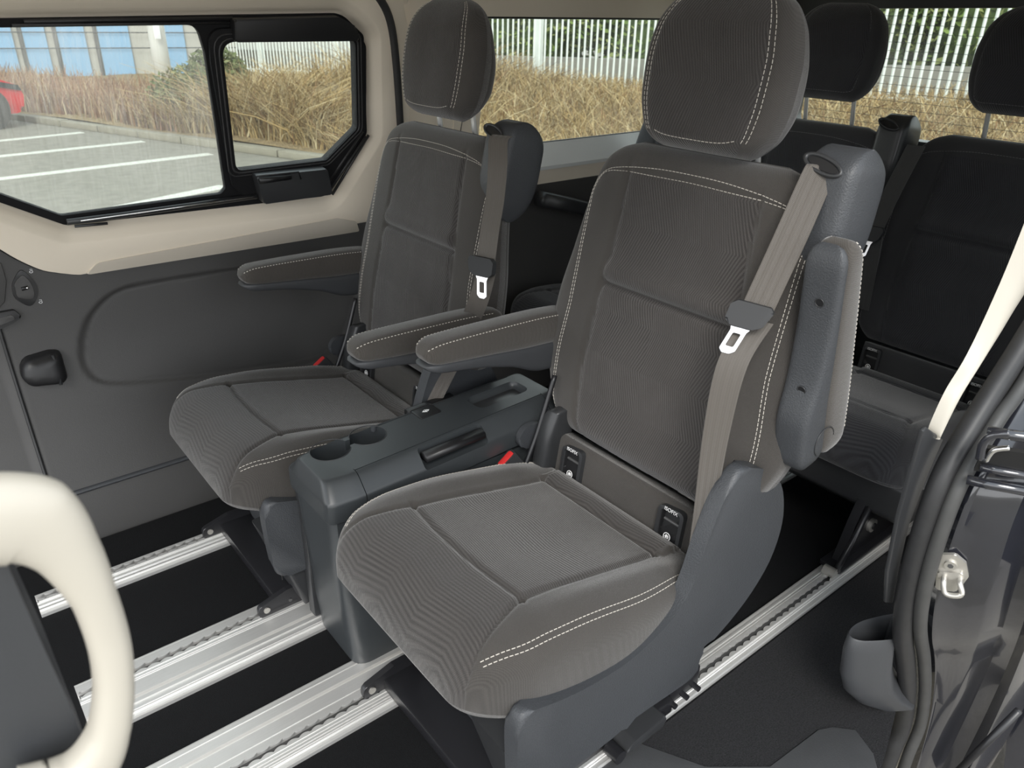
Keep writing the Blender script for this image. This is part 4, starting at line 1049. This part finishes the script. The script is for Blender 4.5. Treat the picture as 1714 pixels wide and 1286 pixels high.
for o, y, lb_ in zip(rs, (.80, 1.285, 1.735), ('shade-darkened rear seat at the right edge by the door pillar', 'shade-darkened middle rear seat seen past the nearest headrest, belt hanging at its side', 'shade-darkened rear seat by the quarter window, mostly hidden by the nearest seat')):
    o.location = (RDX + (.08 if y < 1 else 0), y, RDZ); o['label'] = lb_; o.scale = (1, .95, 1)
def rear_extras():
    # belt horn and belt on the middle seat, legs of the right seat on the rail
    t = rs[1]; L0 = t.location.copy(); t.location = (0, 0, 0); t.scale = (1, 1, 1)
    o, c, nn, u1 = belt_tower(t, None, M['smooth'])
    yy = L0.y; off = np.array(L0)
    L = lambda px, x: on(px, 0, x) - off
    a = L((1545, 245), 2.12); b = L((1500, 330), 2.08); d = L((1470, 392), 2.05)
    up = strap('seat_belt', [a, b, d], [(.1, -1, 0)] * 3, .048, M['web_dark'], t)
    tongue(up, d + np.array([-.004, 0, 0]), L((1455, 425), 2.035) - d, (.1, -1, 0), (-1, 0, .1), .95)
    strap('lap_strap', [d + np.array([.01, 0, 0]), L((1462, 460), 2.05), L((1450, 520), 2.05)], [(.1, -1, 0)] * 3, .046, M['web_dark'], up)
    t.location = L0; t.scale = (1, .95, 1)
    t = rs[0]; L0 = t.location.copy(); s0 = t.scale.copy(); t.location = (0, 0, 0); t.scale = (1, 1, 1)
    off = np.array(L0); yl = .665 - L0.y
    MX = -.17
    b = bm_new(); 
    add_prism(b, fillet([(.58, .085), (.84, .085), (.84, .29), (.66, .29), (.62, .20)], .015), lambda a, bb, tt: (a + MX, tt, bb), yl - .012, yl + .012, .002)
    add_box(b, (.56 + MX, yl - .03, .084), (.90 + MX, yl + .03, .10), .004)
    lg = from_bm('rail_mount', b, M['blackmetal'], t)
    cyl('pivot_bolt', (.70 + MX, yl - .022, .165), (.70 + MX, yl - .012, .165), .018, M['steel'], lg, 20); cyl('pivot_bolt', (.70 + MX, yl - .026, .165), (.70 + MX, yl - .020, .165), .009, M['blackmetal'], lg, 12)
    tube('lock_strut', [(.555 + MX, yl - .02, .095), (.61 + MX, yl - .02, .165), (.655 + MX, yl - .02, .25)], .008, M['blackmetal'], lg, n=12)
    cyl('strut_foot', (.545 + MX, yl - .025, .092), (.545 + MX, yl + .006, .092), .013, M['steel'], lg, 14)
    t.location = L0; t.scale = s0
rear_extras()
wa = tube('wall_armrest', [on(p, 1, 1.97) for p in [(905, 333), (950, 342), (1030, 362), (1120, 385)]], .030, M['smooth'], None, rb=.026, n=16, expo=3.2); tag(wa, 'dark padded armrest on the wall beside the rear quarter window', 'armrest')

# ------------------------------------------------------------------ near side: body jamb, seal, pillar trim, handle
JY = .36
def J(px, y=JY): return on(px, 1, y)
seal_px = [(1790, 440), (1714, 573), (1640, 690), (1582, 790), (1545, 890), (1520, 985), (1511, 1055), (1516, 1110), (1518, 1160), (1510, 1215), (1492, 1260), (1470, 1320)]
path = catmull([np.array(p) for p in ((1.50, .36, 1.40), (1.47, .36, 1.15))] + [J(p) for p in seal_px], 8)
sj = tube('trim_8', path, .017, M['rubber'], n=14, up=(0, 1, 0)); struct(sj, 'thick ribbed black rubber seal around the door opening', 'seal')
seal2_px = [(1820, 460), (1742, 590), (1668, 706), (1612, 800), (1574, 895), (1548, 985), (1540, 1050), (1547, 1105), (1548, 1160), (1540, 1215), (1520, 1265), (1498, 1330)]
path2 = catmull([np.array(p) for p in ((1.53, .335, 1.40), (1.50, .335, 1.15))] + [J(p, .335) for p in seal2_px[1:]], 8)
tube('outer_lip', path2, .0115, M['seal'], sj, n=14, up=(0, 1, 0))
bt_l = [(1706, 395), (1662, 501), (1618, 594), (1582, 654), (1557, 708), (1553, 724)]; bt_r = [(1740, 440), (1690, 531), (1644, 600), (1606, 660), (1572, 725), (1566, 735)]
V = []; L = catmull([np.array(p) for p in ((1.36, .40, 1.41), (1.33, .40, 1.18))] + [J(p, .40) for p in bt_l], 6); Rr = catmull([np.array(p) for p in ((1.43, .385, 1.41), (1.40, .385, 1.15))] + [J(p, .385) for p in bt_r], 6)
rings = []
for a, b in zip(L, Rr):
    m = (a + b) / 2; inn = (m - CC) * .05; out = np.array([0, -.012, 0])
    q = [a + (b - a) * s + out * math.sin(math.pi * s) for s in np.linspace(0, 1, 9)]
    rings.append([a + inn] + q + [b + inn])
bp = loft('trim_9', rings, M['ivory'], None, cap=True, sharp=60); struct(bp, 'ivory pillar trim beside the door seal on the right', 'trim')
lp = [(1545, 722), (1552, 716), (1580, 735), (1555, 790), (1520, 880), (1505, 950), (1495, 1010), (1484, 1010), (1486, 960), (1505, 870), (1530, 780)]
kp = prism('trim_10', [(lambda q: (q[0], q[2]))(J(p, .385)) for p in lp], lambda a, b, t: (a, t, b), .385, .392, M['smooth'], None, bev=.003); struct(kp, 'dark plastic kick trim inside the door seal', 'trim')
# storage bin moulded into the step well
btop = [J(p, .40) for p in [(1425, 1062), (1448, 1040), (1487, 1031)]]
def bin_():
    rim = [(1419, 1066), (1424, 1052), (1445, 1040), (1487, 1030), (1500, 1032), (1502, 1068), (1490, 1074), (1440, 1076)]
    rp = [on(p, 2, .235) for p in rim]; rp = resample(catmull(rp, 6, True), 48, True)
    c = np.mean(rp, 0)
    mid = [on(p, 2, .235) for p in rim]
    foot = [p * 1 for p in rp]
    rings = [[c + (p - c) * .86 + np.array([0, 0, -.09]) for p in rp], [c + (p - c) * .90 + np.array([0, 0, -.004]) for p in rp], [c + (p - c) * .95 + np.array([0, 0, .003]) for p in rp], [p for p in rp]]
    for s, dz, dx in ((1.03, -.03, .0), (1.07, -.09, .01), (1.06, -.14, .03), (.98, -.19, .07), (.85, -.232, .12)):
        rings.append([c + (p - c) * s + np.array([dx, -dx * .3, dz]) for p in rp])
    o = loft('storage_bin', rings, M['plastic'], None, cap=True, sharp=50); tag(o, 'small open dark plastic bin at the foot of the door seal', 'bin'); return o
bin_()
# painted jamb: from the seal line out to the body edge
jin = [(1800, 520), (1700, 690), (1640, 790), (1602, 880), (1570, 985), (1560, 1060), (1565, 1110), (1562, 1170), (1548, 1240), (1520, 1330)]
jmid = [(1900, 520), (1800, 690), (1735, 790), (1694, 880), (1662, 985), (1642, 1060), (1627, 1110), (1602, 1170), (1570, 1240), (1530, 1330)]
jout = [(1980, 520), (1890, 690), (1840, 790), (1790, 880), (1750, 985), (1725, 1060), (1706, 1110), (1681, 1170), (1648, 1240), (1600, 1330)]
A = catmull([J(p, .325) for p in jin], 6)
Bc = [on(p, 0, J(q, .325)[0] + .02) for p, q in zip(jmid, jin)]; Cc = [on(p, 0, J(q, .325)[0] + .03) for p, q in zip(jout, jin)]
B = catmull(Bc, 6); C = catmull(Cc, 6)
rings = []
for a, b, c in zip(A, B, C):
    rings.append([a + np.array([.02, .03, 0]), a, a + (b - a) * .06, a + (b - a) * .12 + np.array([.004, 0, 0]), a + (b - a) * .5, a + (b - a) * .92, b, b + (c - b) * .3 + np.array([.035, .0, 0]), b + (c - b) * .7 + np.array([.03, 0, 0]), c, c + np.array([.02, -.012, 0]), c + np.array([.12, -.02, 0])])
jb = loft('wall_right', rings, M['paint'], None, closed=False, sharp=45); struct(jb, 'glossy navy black painted door jamb on the right', 'wall')
# striker: plate, screw, U-shaped loop
sp_ = J((1590, 957), .29)
JN = np.cross(np.array(B[20]) - np.array(A[20]), np.array(A[26]) - np.array(A[20])); JN /= np.linalg.norm(JN)
if JN @ (CC - sp_) < 0: JN = -JN
JV = np.array([0, 0, 1.0]); JV -= JN * (JN @ JV); JV /= np.linalg.norm(JV); JU = np.cross(JV, JN); JU /= np.linalg.norm(JU)
if JU @ (J((1630, 957), .28) - sp_) < 0: JU = -JU
# nearest jamb point along the sight line
def jamb_hit(px):
    best = min(((a, b) for a, b in zip(A, B)), key=lambda q: 0); 
    return onp(px, A[22] + (B[22] - A[22]) * .45, JN)
sp_ = jamb_hit((1590, 955))
sfr = lambda a, b, t: sp_ + JU * a + JV * b + JN * t
stx = empty('door_striker', tuple(sfr(0, -.04, 0)), 'silver metal door striker plate bolted to the painted jamb', 'striker')
S_ = lambda px: (lambda d: (d @ JU, d @ JV))(jamb_hit(px) - sp_)
prism('striker_plate', fillet([S_(p) for p in [(1572, 925), (1600, 925), (1618, 940), (1622, 962), (1612, 975), (1600, 987), (1566, 983), (1568, 955)]], .004, 4), sfr, 0, .006, M['steel'], stx, bev=.0015)
c = S_((1592, 941)); cyl('striker_screw', sfr(c[0], c[1], .004), sfr(c[0], c[1], .010), .009, M['steel'], stx, 20); cyl('screw_socket', sfr(c[0], c[1], .0095), sfr(c[0], c[1], .0108), .0045, M['slot'], stx, 6)
q = [S_(p) for p in [(1582, 960), (1586, 974), (1611, 976), (1609, 963)]]
prism('striker_block', fillet([S_(p) for p in [(1571, 950), (1612, 952), (1616, 964), (1571, 962)]], .003), sfr, .004, .011, M['steel'], stx, bev=.002)
tube('striker_loop', catmull([sfr(q[0][0], q[0][1], .006), sfr(q[0][0], q[0][1], .020), sfr(q[1][0], q[1][1], .028), sfr(q[2][0], q[2][1], .028), sfr(q[3][0], q[3][1], .020), sfr(q[3][0], q[3][1], .006)], 6), .0045, M['steel'], stx, n=12)
# pressed door-rail channel in the body above the striker
def JH(px, off=.006): return onp(px, A[22] + (B[22] - A[22]) * .45 + JN * off, JN)
for pts, r in (([(1618, 803), (1660, 812), (1760, 830)], .0075), ([(1640, 782), (1670, 788), (1760, 804)], .006), ([(1652, 722), (1690, 728), (1760, 738)], .008)):
    tube('pressed_flange', [JH(p) for p in pts], r, M['paint'], jb, n=14, up=JN)
tube('channel_hook', catmull([JH(p, .014) for p in [(1640, 768), (1646, 742), (1664, 728), (1690, 726)]], 5), .006, M['paint'], jb, n=12, up=JN)
tube('channel_edge', catmull([JH(p, .010) for p in [(1650, 772), (1664, 754), (1690, 750)]], 5), .004, M['chrome'], jb, n=12, up=JN)
jf = lambda a, b, t: A[22] + JU * a + JV * b + JN * t
JQ = lambda px: (lambda d: (d @ JU, d @ JV))(JH(px, 0) - A[22])
prism('rail_channel', [JQ(p) for p in [(1648, 748), (1770, 764), (1770, 806), (1630, 786)]], jf, -.006, .003, M['black'], jb)
# open sliding door outside, at the far right edge
dd = empty('sliding_door', (1.5, .18, -.3), 'edge of the open dark sliding door, bottom right corner', 'door')
DX = 1.62
dq = lambda px: tuple(on(px, 0, DX)[1:])
prism('door_skin', [dq(p) for p in [(1690, 1140), (1722, 1040), (1800, 1040), (1800, 1420), (1660, 1420), (1684, 1250)]], lambda a, b, t: (DX + t, a, b), 0, .5, M['paint'], dd, bev=.006)
tube('door_arm', [on((1550, 1345), 0, 1.40), on((1705, 1190), 0, 1.42)], .007, M['blackmetal'], dd, n=10)
fk = box('wall_right_rear', (1.62, .285, -.30), (3.0, .315, .82), M['paint']); fk.name = 'wall_right'; struct(fk, 'unseen near rear flank of the van, added to shade the rear seats', 'wall')  # van body out of view, added to shade the rear seats
pk = box('trim_14', (1.42, .29, .95), (1.64, .375, 1.42), M['beige']); struct(pk, 'rear pillar of the door opening up to the roof', 'trim')
uk = box('trim_13', (1.62, .285, 1.26), (3.0, .42, 1.44), M['beige']); struct(uk, 'unseen roof rail over the near rear window, added for shade', 'trim')  # out of view, added to keep the sun off the rear row
w4 = empty('window_4', (2.3, .30, .82), 'unseen tinted near rear side window, added to dim the rear row', 'window'); w4['kind'] = 'structure'
box('pane', (1.62, .298, .82), (3.0, .302, 1.26), M['privacy'], w4)  # unseen pane, added with a tint that dims light on the rear row
# body sill below the opening
sill = box('trim_11', (-.7, .29, -.30), (.95, .33, -.03), M['paint']); struct(sill, 'painted body sill under the door opening', 'sill')

# grab handle on the front pillar, close to the camera
HY = .40
hp = [(-60, 868), (-5, 862), (40, 868), (85, 900), (125, 955), (155, 1020), (174, 1090), (178, 1160), (168, 1225), (140, 1278), (95, 1315), (30, 1345)]
pth = [p + np.array([.003, 0, -.004]) for p in catmull([on(p, 1, HY) for p in hp], 8)]
fp = lambda q: float(np.interp(q, [0, .18, .30, .42, .60, .72, .85, 1], [.025, .024, .016, .0115, .0108, .0118, .018, .026]))
gh = tube('grab_handle', pth, lambda q: .012 + .006 * abs(q - .5), M['ivory'], None, rb=fp, n=24, up=(1, 0, 0), expo=2.4)
tag(gh, 'ivory grab handle in the lower left foreground', 'handle')
pp = [(-260, 560), (-120, 700), (-40, 840), (8, 930), (60, 1050), (110, 1160), (165, 1300), (190, 1380), (-260, 1380)]
pw = prism('wall_front', [(lambda q: (q[0], q[2]))(on(p, 1, .43)) for p in pp], lambda a, b, t: (a, t, b), .42, .50, M['plastic'], None, bev=.012, seg=4); pw.name = 'trim_12'; struct(pw, 'dark grey front pillar trim carrying the ivory handle', 'trim')

# ------------------------------------------------------------------ outside
GZ = -.55
g = box('ground', (-40, -25, GZ - .1), (60, 70, GZ), M['asphalt']); struct(g, 'grey asphalt car park', 'ground')
pv = box('pavement', (1.0, -2.5, GZ), (6.0, .3, GZ + .012), M['pave']); struct(pv, 'pale pavement beside the van', 'pavement')
kd = np.array([.366, -.931]); kn = np.array([.931, .366])
kp0 = np.array([2.05, 14.8])
def K(s, d, z=0): p = kp0 + kd * s + kn * d; return np.array([p[0], p[1], GZ + z])
for i, (pa, pb, w) in enumerate([((0, 236), (138, 222), .08), ((0, 262), (240, 237), .08), ((-60, 307), (352, 258), .085), ((160, 356), (376, 312), .09), ((-300, 266), (-60, 240), .07)][:4]):
    a, b = on(pa, 2, GZ), on(pb, 2, GZ); d = (b - a) / np.linalg.norm(b - a); a = a - d * 1.5; n = np.array([-d[1], d[0], 0])
    bm = bm_new(); add_prism(bm, [tuple((a + n * w)[:2]), tuple((b + n * w)[:2]), tuple((b - n * w)[:2]), tuple((a - n * w)[:2])], lambda u, v, t: (u, v, t), GZ, GZ + .004)
    l = from_bm('parking_line', bm, M['line']); tag(l, ['white parking bay line farthest away, behind the red car', 'second white parking bay line from the kerb', 'white parking bay line crossing the middle of the window', 'nearest white parking bay line, low in the side window'][i], 'road marking', 'parking bay lines')
bm = bm_new(); s = -12.0
while s < 22:
    add_box(bm, (0, 0, 0), (.90, .14, .13), .012, 2, Matrix(((kd[0], kn[0], 0, 0), (kd[1], kn[1], 0, 0), (0, 0, 1, 0), (0, 0, 0, 1))) ) if False else None
    a = [K(s + .01, 0), K(s + .90, 0), K(s + .90, .16), K(s + .01, .16)]
    add_prism(bm, [tuple(p[:2]) for p in a], lambda u, v, t: (u, v, t), GZ, GZ + .095 + R_.uniform(-.006, .006), .012, 2); s += .915
kb = from_bm('kerb', bm, M['kerb']); tag(kb, 'row of pale kerb stones along the dry hedge', 'kerb')
# planted bank
def bank_h(s, d):
    return .10 + float(sstep(.5, 5.0, d)) * (.20 + .030 * max(0, min(20, s))) * float(sstep(.5, 4.0, s)) + .05 * math.sin(s * 1.7) * math.sin(d * 2.1)
V, F = [], []; ns, nd = 70, 26
for i in range(ns):
    for k in range(nd):
        s = -14 + 44 * i / (ns - 1); d = .14 + 14 * (k / (nd - 1))**1.5
        V.append(K(s, d, bank_h(s, d)))
for i in range(ns - 1):
    for k in range(nd - 1): F.append((i * nd + k, (i + 1) * nd + k, (i + 1) * nd + k + 1, i * nd + k + 1))
M['soil'] = pbr('leaf litter', (.25, .18, .09), .95, var=.55, vscale=9, bump=1, bscale=30, bdist=.04, detail=8)
bk_ = mesh('bank', V, F, M['soil']); struct(bk_, 'planted bank of dry ground behind the kerb', 'ground')
def twigs(name, n, place, mats, label, cat, seed):
    """dry stems, each a bent three-sided blade"""
    rr = random.Random(seed); V, F, MI = [], [], []
    for _ in range(n):
        p, h, lean, w, mi = place(rr)
        b = len(V); cv = Vector((lean[0], lean[1], 0)); sd = Vector((rr.uniform(-1, 1), rr.uniform(-1, 1), rr.uniform(-.3, .3))).normalized()
        drop = rr.uniform(0, .35)
        for k in range(4):
            t = k / 3; q = Vector(p) + Vector((0, 0, h * (t - drop * t * t))) + cv * (t * t) * h
            ww = w * (1 - .75 * t); V.append(q - sd * ww); V.append(q + sd * ww)
        for k in range(3): F.append((b + 2 * k, b + 2 * k + 1, b + 2 * k + 3, b + 2 * k + 2)); MI.append(mi)
    o = mesh(name, V, F, mats, None, smooth=False, mats=MI); tag(o, label, cat, None, 'stuff'); return o
def simple(name, c, var=.35): return pbr(name, tuple(x * .68 for x in c), .9, var=var, vscale=3, spec=.1)
rb = [simple('reed a', (.36, .20, .12)), simple('reed b', (.48, .32, .19)), simple('reed c', (.26, .13, .085)), simple('reed d', (.56, .44, .28))]
tb = [simple('straw a', (.50, .35, .16)), simple('straw b', (.58, .44, .23)), simple('straw c', (.34, .20, .10)), simple('straw d', (.30, .21, .10)), simple('straw e', (.68, .56, .34))]
gb = [simple('olive a', (.16, .19, .08)), simple('olive b', (.25, .26, .13)), simple('olive c', (.11, .13, .06))]
def hedge_core(name, s0, s1, prof, mat, seed):
    rr = random.Random(seed); V, F = [], []; ns = int((s1 - s0) / .25) + 2; m = len(prof)
    for i in range(ns):
        s = s0 + (s1 - s0) * i / (ns - 1); e = min(1, 4 * min(i, ns - 1 - i) / ns + .25)
        for d, z in prof: V.append(K(s + rr.uniform(-.1, .1), d + rr.uniform(-.1, .1), .05 + z * e * rr.uniform(.85, 1.15)))
    for i in range(ns - 1):
        for k in range(m - 1): F.append((i * m + k, (i + 1) * m + k, (i + 1) * m + k + 1, i * m + k + 1))
    return V, F
# reddish reeds on the left (s < 1.8), straw brush on the right
def reed(rr):
    s = rr.uniform(-13, 3.3); d = rr.uniform(.3, 2.4)
    return K(s, d, .08), rr.uniform(.32, .60) * min(1, .5 + d), (rr.gauss(0, .18), rr.gauss(0, .18)), rr.uniform(.006, .016), rr.choice([0, 0, 1, 1, 2, 3])
rdh = twigs('reed_hedge', 15000, reed, rb, 'reddish dry reed hedge behind the parking bays, seen through the side window', 'hedge', 3)
V, F = hedge_core('core', -13, 3.2, [(.5, .02), (.7, .24), (1.2, .36), (2.2, .36), (2.8, .05)], rb[2], 5); co = mesh('dense_base', V, F, rb[0], rdh)
def brush(rr):
    s = rr.uniform(2.2, 21); d = rr.uniform(.35, 6.2) if rr.random() < .75 else rr.uniform(.35, 1.6)
    hmax = .72 * math.exp(-((s - 4.2) / 1.6)**2) + .36
    return K(s, d, bank_h(s, d) - .03), rr.uniform(.3, 1.0) * hmax, (rr.gauss(0, .6), rr.gauss(0, .6)), rr.uniform(.004, .013), rr.choice([0, 0, 1, 1, 2, 3, 4])
brs = twigs('dry_brush', 80000, brush, tb, 'tangled straw coloured dry brush covering the bank behind the van', 'brush', 9)
V, F = [], []
for (s, d, r, h) in ((3.4, 1.7, 1.1, .60), (4.6, 1.7, 1.1, .66), (5.7, 1.9, .9, .42)):
    b = len(V); nu, nv = 14, 7
    for i in range(nv):
        ph = math.pi / 2 * i / (nv - 1)
        for k in range(nu):
            th = 2 * math.pi * k / nu; q = R_.uniform(.82, 1.15); V.append(K(s + r * math.cos(ph) * math.cos(th) * q, d + r * .8 * math.cos(ph) * math.sin(th) * q, .02 + h * math.sin(ph) * q))
    for i in range(nv - 1):
        for k in range(nu): F.append((b + i * nu + k, b + i * nu + (k + 1) % nu, b + (i + 1) * nu + (k + 1) % nu, b + (i + 1) * nu + k))
mesh('dense_base', V, F, M['soil'], brs)
def leaf_cloud(name, blobs, n, mats, size, seed, label, cat, trunk=None, kind=None):
    rr = random.Random(seed); V, F, MI = [], [], []
    for _ in range(n):
        c, r = rr.choice(blobs); v = Vector((rr.gauss(0, 1), rr.gauss(0, 1), rr.gauss(0, 1))).normalized() * (rr.uniform(.55, 1.0))
        p = Vector(c) + Vector((v.x * r[0], v.y * r[1], v.z * r[2]))
        a = Vector((rr.gauss(0, 1), rr.gauss(0, 1), rr.gauss(0, 1))).normalized(); b_ = a.orthogonal().normalized(); s = size * rr.uniform(.6, 1.4)
        b = len(V); V += [p - a * s, p + b_ * s * .45, p + a * s, p - b_ * s * .45]; F.append((b, b + 1, b + 2, b + 3)); MI.append(rr.randrange(len(mats)))
    o = mesh(name, V, F, mats, None, smooth=False, mats=MI); tag(o, label, cat, None, kind); return o
sc_ = K(2.6, 1.2, .45)
leaf_cloud('green_shrub', [((sc_[0], sc_[1], sc_[2]), (.75, .75, .5)), ((sc_[0] + .5, sc_[1] + .5, sc_[2] + .25), (.5, .5, .45))], 4200, gb, .05, 4, 'olive green shrub at the foot of the lamp post', 'shrub')
# palisade fence
fn = np.array([.970, .242]); fd = np.array([.242, -.970]); D0 = 12.5
def Fp(s, z, d=0): p = fn * (D0 + d) + fd * s; return np.array([p[0], p[1], z])
M['fence'] = pbr('pale green white fence paint', (.66, .69, .65), .55, var=.06, vscale=4)
fence = empty('palisade_fence', tuple(Fp(0, -.2)), 'white palisade fence along the bank behind the van', 'fence')
fz = lambda s: .2 + .0294 * s
ss = np.arange(-19.5, 9.5, .122)
key = sorted(ss, key=lambda s: abs(s + 1))
near_set = set(np.round(key[:98], 3))
def picket_bm(bm, s):
    a = Fp(s - .021, 0, 0); b = Fp(s + .021, 0, 0); m = Fp(s, 0, -.02)
    add_prism(bm, [tuple(a[:2]), tuple(m[:2]), tuple(b[:2]), tuple(Fp(s, 0, .0)[:2])], lambda u, v, t: (u, v, t), fz(s), 2.4 + fz(s))
bmf = bm_new()
for s in ss:
    if round(s, 3) in near_set:
        bm = bm_new(); picket_bm(bm, s); from_bm('picket', bm, M['fence'], fence, smooth=False)
    else: picket_bm(bmf, s)
fo = from_bm('picket', bmf, M['fence'], fence, smooth=False); fo['kind'] = 'stuff'
for z in (.05, 2.2):
    a, b = Fp(-19.6, z + fz(-19.6), .03), Fp(9.6, z + fz(9.6), .03); tube('fence_rail', [a, b], .018, M['fence'], fence, n=8)
for s in np.arange(-20.06, 9.6, 2.78): 
    p = Fp(s, 0, .05); bm = bm_new(); add_box(bm, (p[0] - .06, p[1] - .06, -.5), (p[0] + .06, p[1] + .06, 2.2)); from_bm('fence_post', bm, M['fence'], fence, smooth=False)
# wall and evergreens behind the fence
M['concrete'] = pbr('weathered concrete', (.24, .23, .20), .9, var=.25, vscale=1.5)
a0, a1 = Fp(-24, 0, 2.2), Fp(14, 0, 2.2); b0, b1 = Fp(-24, 0, 2.5), Fp(14, 0, 2.5)
bm = bm_new()
wv = [[bm.verts.new((p[0], p[1], z)) for p in (a0, a1, b1, b0)] for z in (-.6, 0)]
for v, q in zip(wv[1], (-24, 14, 14, -24)): v.co.z = .58 + .029 * q
bm.faces.new(wv[1]); bm.faces.new(wv[0][::-1])
for k in range(4): bm.faces.new((wv[0][k], wv[0][(k + 1) % 4], wv[1][(k + 1) % 4], wv[1][k]))
gw = from_bm('garden_wall', bm, M['concrete']); tag(gw, 'low grey concrete wall behind the white fence', 'wall')
lf = [simple('leaf a', (.14, .21, .05)), simple('leaf b', (.22, .30, .08)), simple('leaf c', (.07, .11, .03)), simple('leaf d', (.36, .40, .15))]
rr = random.Random(21); k = 0
lab = ['evergreen tree directly behind the rear window, left part', 'evergreen tree behind the rear window, centre', 'evergreen tree behind the rear window, right part', 'evergreen tree seen through the quarter window beside the window headrest', 'evergreen tree seen through the quarter window near the nearest headrest', 'evergreen tree filling the gap left of the nearest headrest', 'evergreen tree behind the fence, left part of the quarter window', 'evergreen tree behind the fence, farthest left']
for s, i in ((-1.5, 0), (1.2, 1), (4.0, 2), (-9.5, 3), (-6.8, 4), (-4.2, 5), (-12.4, 6), (-15.2, 7)):
    bl = [(tuple(Fp(s + rr.uniform(-1.3, 1.3), 1.35 + .029 * s + rr.uniform(-.8, 1.3), rr.uniform(3.6, 5.0))), (1.2, 1.2, .9)) for _ in range(9)]
    t = leaf_cloud('evergreen_tree', bl, 11000, lf, .085, 30 + i, lab[i], 'tree')
    t['group'] = 'evergreen trees behind the fence'
    V, F = tube_geo([Fp(s, -.5, 4.6), Fp(s + .1, 1.2, 4.6), Fp(s, 2.6, 4.6)], .14, None, 8, (1, 0, 0)); mesh('trunk', V, F, tb[2], t)
    cb = bm_new()
    for c, r in bl[:7]: bmesh.ops.create_icosphere(cb, subdivisions=2, radius=.85, matrix=Matrix.Translation(c))
    from_bm('inner_foliage', cb, lf[2], t)
# warehouse beyond, with pale blue panels
BD = 23.0; bd = ray((150, 60)); bd = bd / np.linalg.norm(bd[:2]); b_c = CC + bd * BD; bn = np.array([bd[0], bd[1], 0]); bn /= np.linalg.norm(bn); bs_ = np.array([bn[1], -bn[0], 0])
bfr = lambda a, b, t: np.array([b_c[0], b_c[1], 0]) + bs_ * a - bn * t + np.array([0, 0, b])
M['clad'] = pbr('cream cladding', (.42, .40, .36), .7, var=.08, vscale=.5); M['blue'] = pbr('pale blue panel', (.22, .38, .56), .5, var=.05, vscale=.5)
wh = empty('warehouse', tuple(bfr(0, GZ, 0)), 'far grey building with pale blue panels beyond the reed hedge', 'building')
def B2(px): q = onp(px, b_c, bn) - np.array([b_c[0], b_c[1], 0]); return (q @ bs_, q[2])
BE = B2((392, 60))[0]
bm = bm_new(); add_prism(bm, [(-14, GZ), (BE, GZ), (BE, 7), (-14, 7)], bfr, -8, 0); from_bm('building_wall', bm, M['clad'], wh)
for x0, x1 in ((-40, 18), (36, 74), (94, 140), (162, 214), (268, 306)):
    a = B2((x0, 50))[0]; b = B2((x1, 50))[0]
    prism('blue_panel', [(a, GZ), (b, GZ), (b, 4.5), (a, 4.5)], bfr, .0, .06, M['blue'], wh)
    prism('panel_joint', [(a - .10, GZ), (a - .04, GZ), (a - .04, 5), (a - .10, 5)], bfr, .0, .1, M['slot'], wh)
for z in (.15, .5, .85, 1.2, 2.1): V, F = tube_geo([bfr(-14, z, .12), bfr(BE, z, .12)], .012, None, 4); mesh('cladding_rail', V, F, M['slot'], wh)
# lamp post
lpb = on((278, 150), 1, 17.0); lpb = np.array([lpb[0], lpb[1], 0])
M['post'] = pbr('pale post', (.55, .54, .50), .5, var=.04)
lp_ = tube('lamp_post', [lpb + np.array([0, 0, z]) for z in (GZ, .5, 2, 4.5)], lambda q: .165 - .03 * q, M['post'], None, n=20, up=(1, 0, 0)); tag(lp_, 'thick white lamp post beyond the hedge in the side window', 'post')
bx_ = on((262, 52), 1, 16.75); box('post_notice', (bx_[0] - .05, bx_[1] - .02, bx_[2] - .14), (bx_[0] + .06, bx_[1] + .02, bx_[2] + .14), M['white'], lp_, .01)
# red car
def car():
    c = K(-.50, -.72); t = empty('red_car', tuple(c), 'red parked car at the left edge of the side window', 'car')
    ang = math.radians(201.5); ca, sa = math.cos(ang), math.sin(ang)
    fr = lambda a, b, tt: c + np.array([a * ca - tt * sa, a * sa + tt * ca, b * .98])
    M['carred'] = pbr('red car paint', (.60, .02, .03), .25, coat=.6)
    # rear of the car shows; a runs forward (to the left)
    prof = fillet([(-.50, .24), (-.55, .45), (-.50, .60), (-.20, .72), (.50, .86), (1.30, 1.38), (2.6, 1.40), (3.3, .9), (3.4, .5), (3.3, .22), (-.40, .20)], .10, 4)
    bm = bm_new(); add_prism(bm, [tuple(p) for p in prof], fr, -.82, .82, .06, 3); from_bm('car_body', bm, M['carred'], t)
    gl = fillet([(.70, .92), (1.32, 1.32), (2.5, 1.33), (3.0, .95)], .05); M['carglass'] = pbr('car glass', (.02, .025, .03), .1)
    for s0, s1 in ((-.835, -.80), (.80, .835)): prism('side_window', [tuple(p) for p in gl], fr, s0, s1, M['carglass'], t)
    for a in (.05, 2.55):
        for s in (-.80, .80):
            cyl('wheel', fr(a, .30, s - .10), fr(a, .30, s + .10), .31, M['rubber'], t, 24); cyl('wheel_rim', fr(a, .30, s - .11), fr(a, .30, s + .11), .15, M['slot'], t, 20)
    for s0 in (-.845, .55):
        bm = bm_new(); add_prism(bm, fillet([(-.53, .52), (-.10, .62), (-.10, .70), (-.48, .61)], .02), fr, s0, s0 + .30); from_bm('headlight', bm, M['carglass'], t)
    bm = bm_new(); add_prism(bm, fillet([(-.58, .24), (-.40, .22), (-.40, .36), (-.58, .40)], .02), fr, -.60, .60); from_bm('grille', bm, M['black'], t)
car()
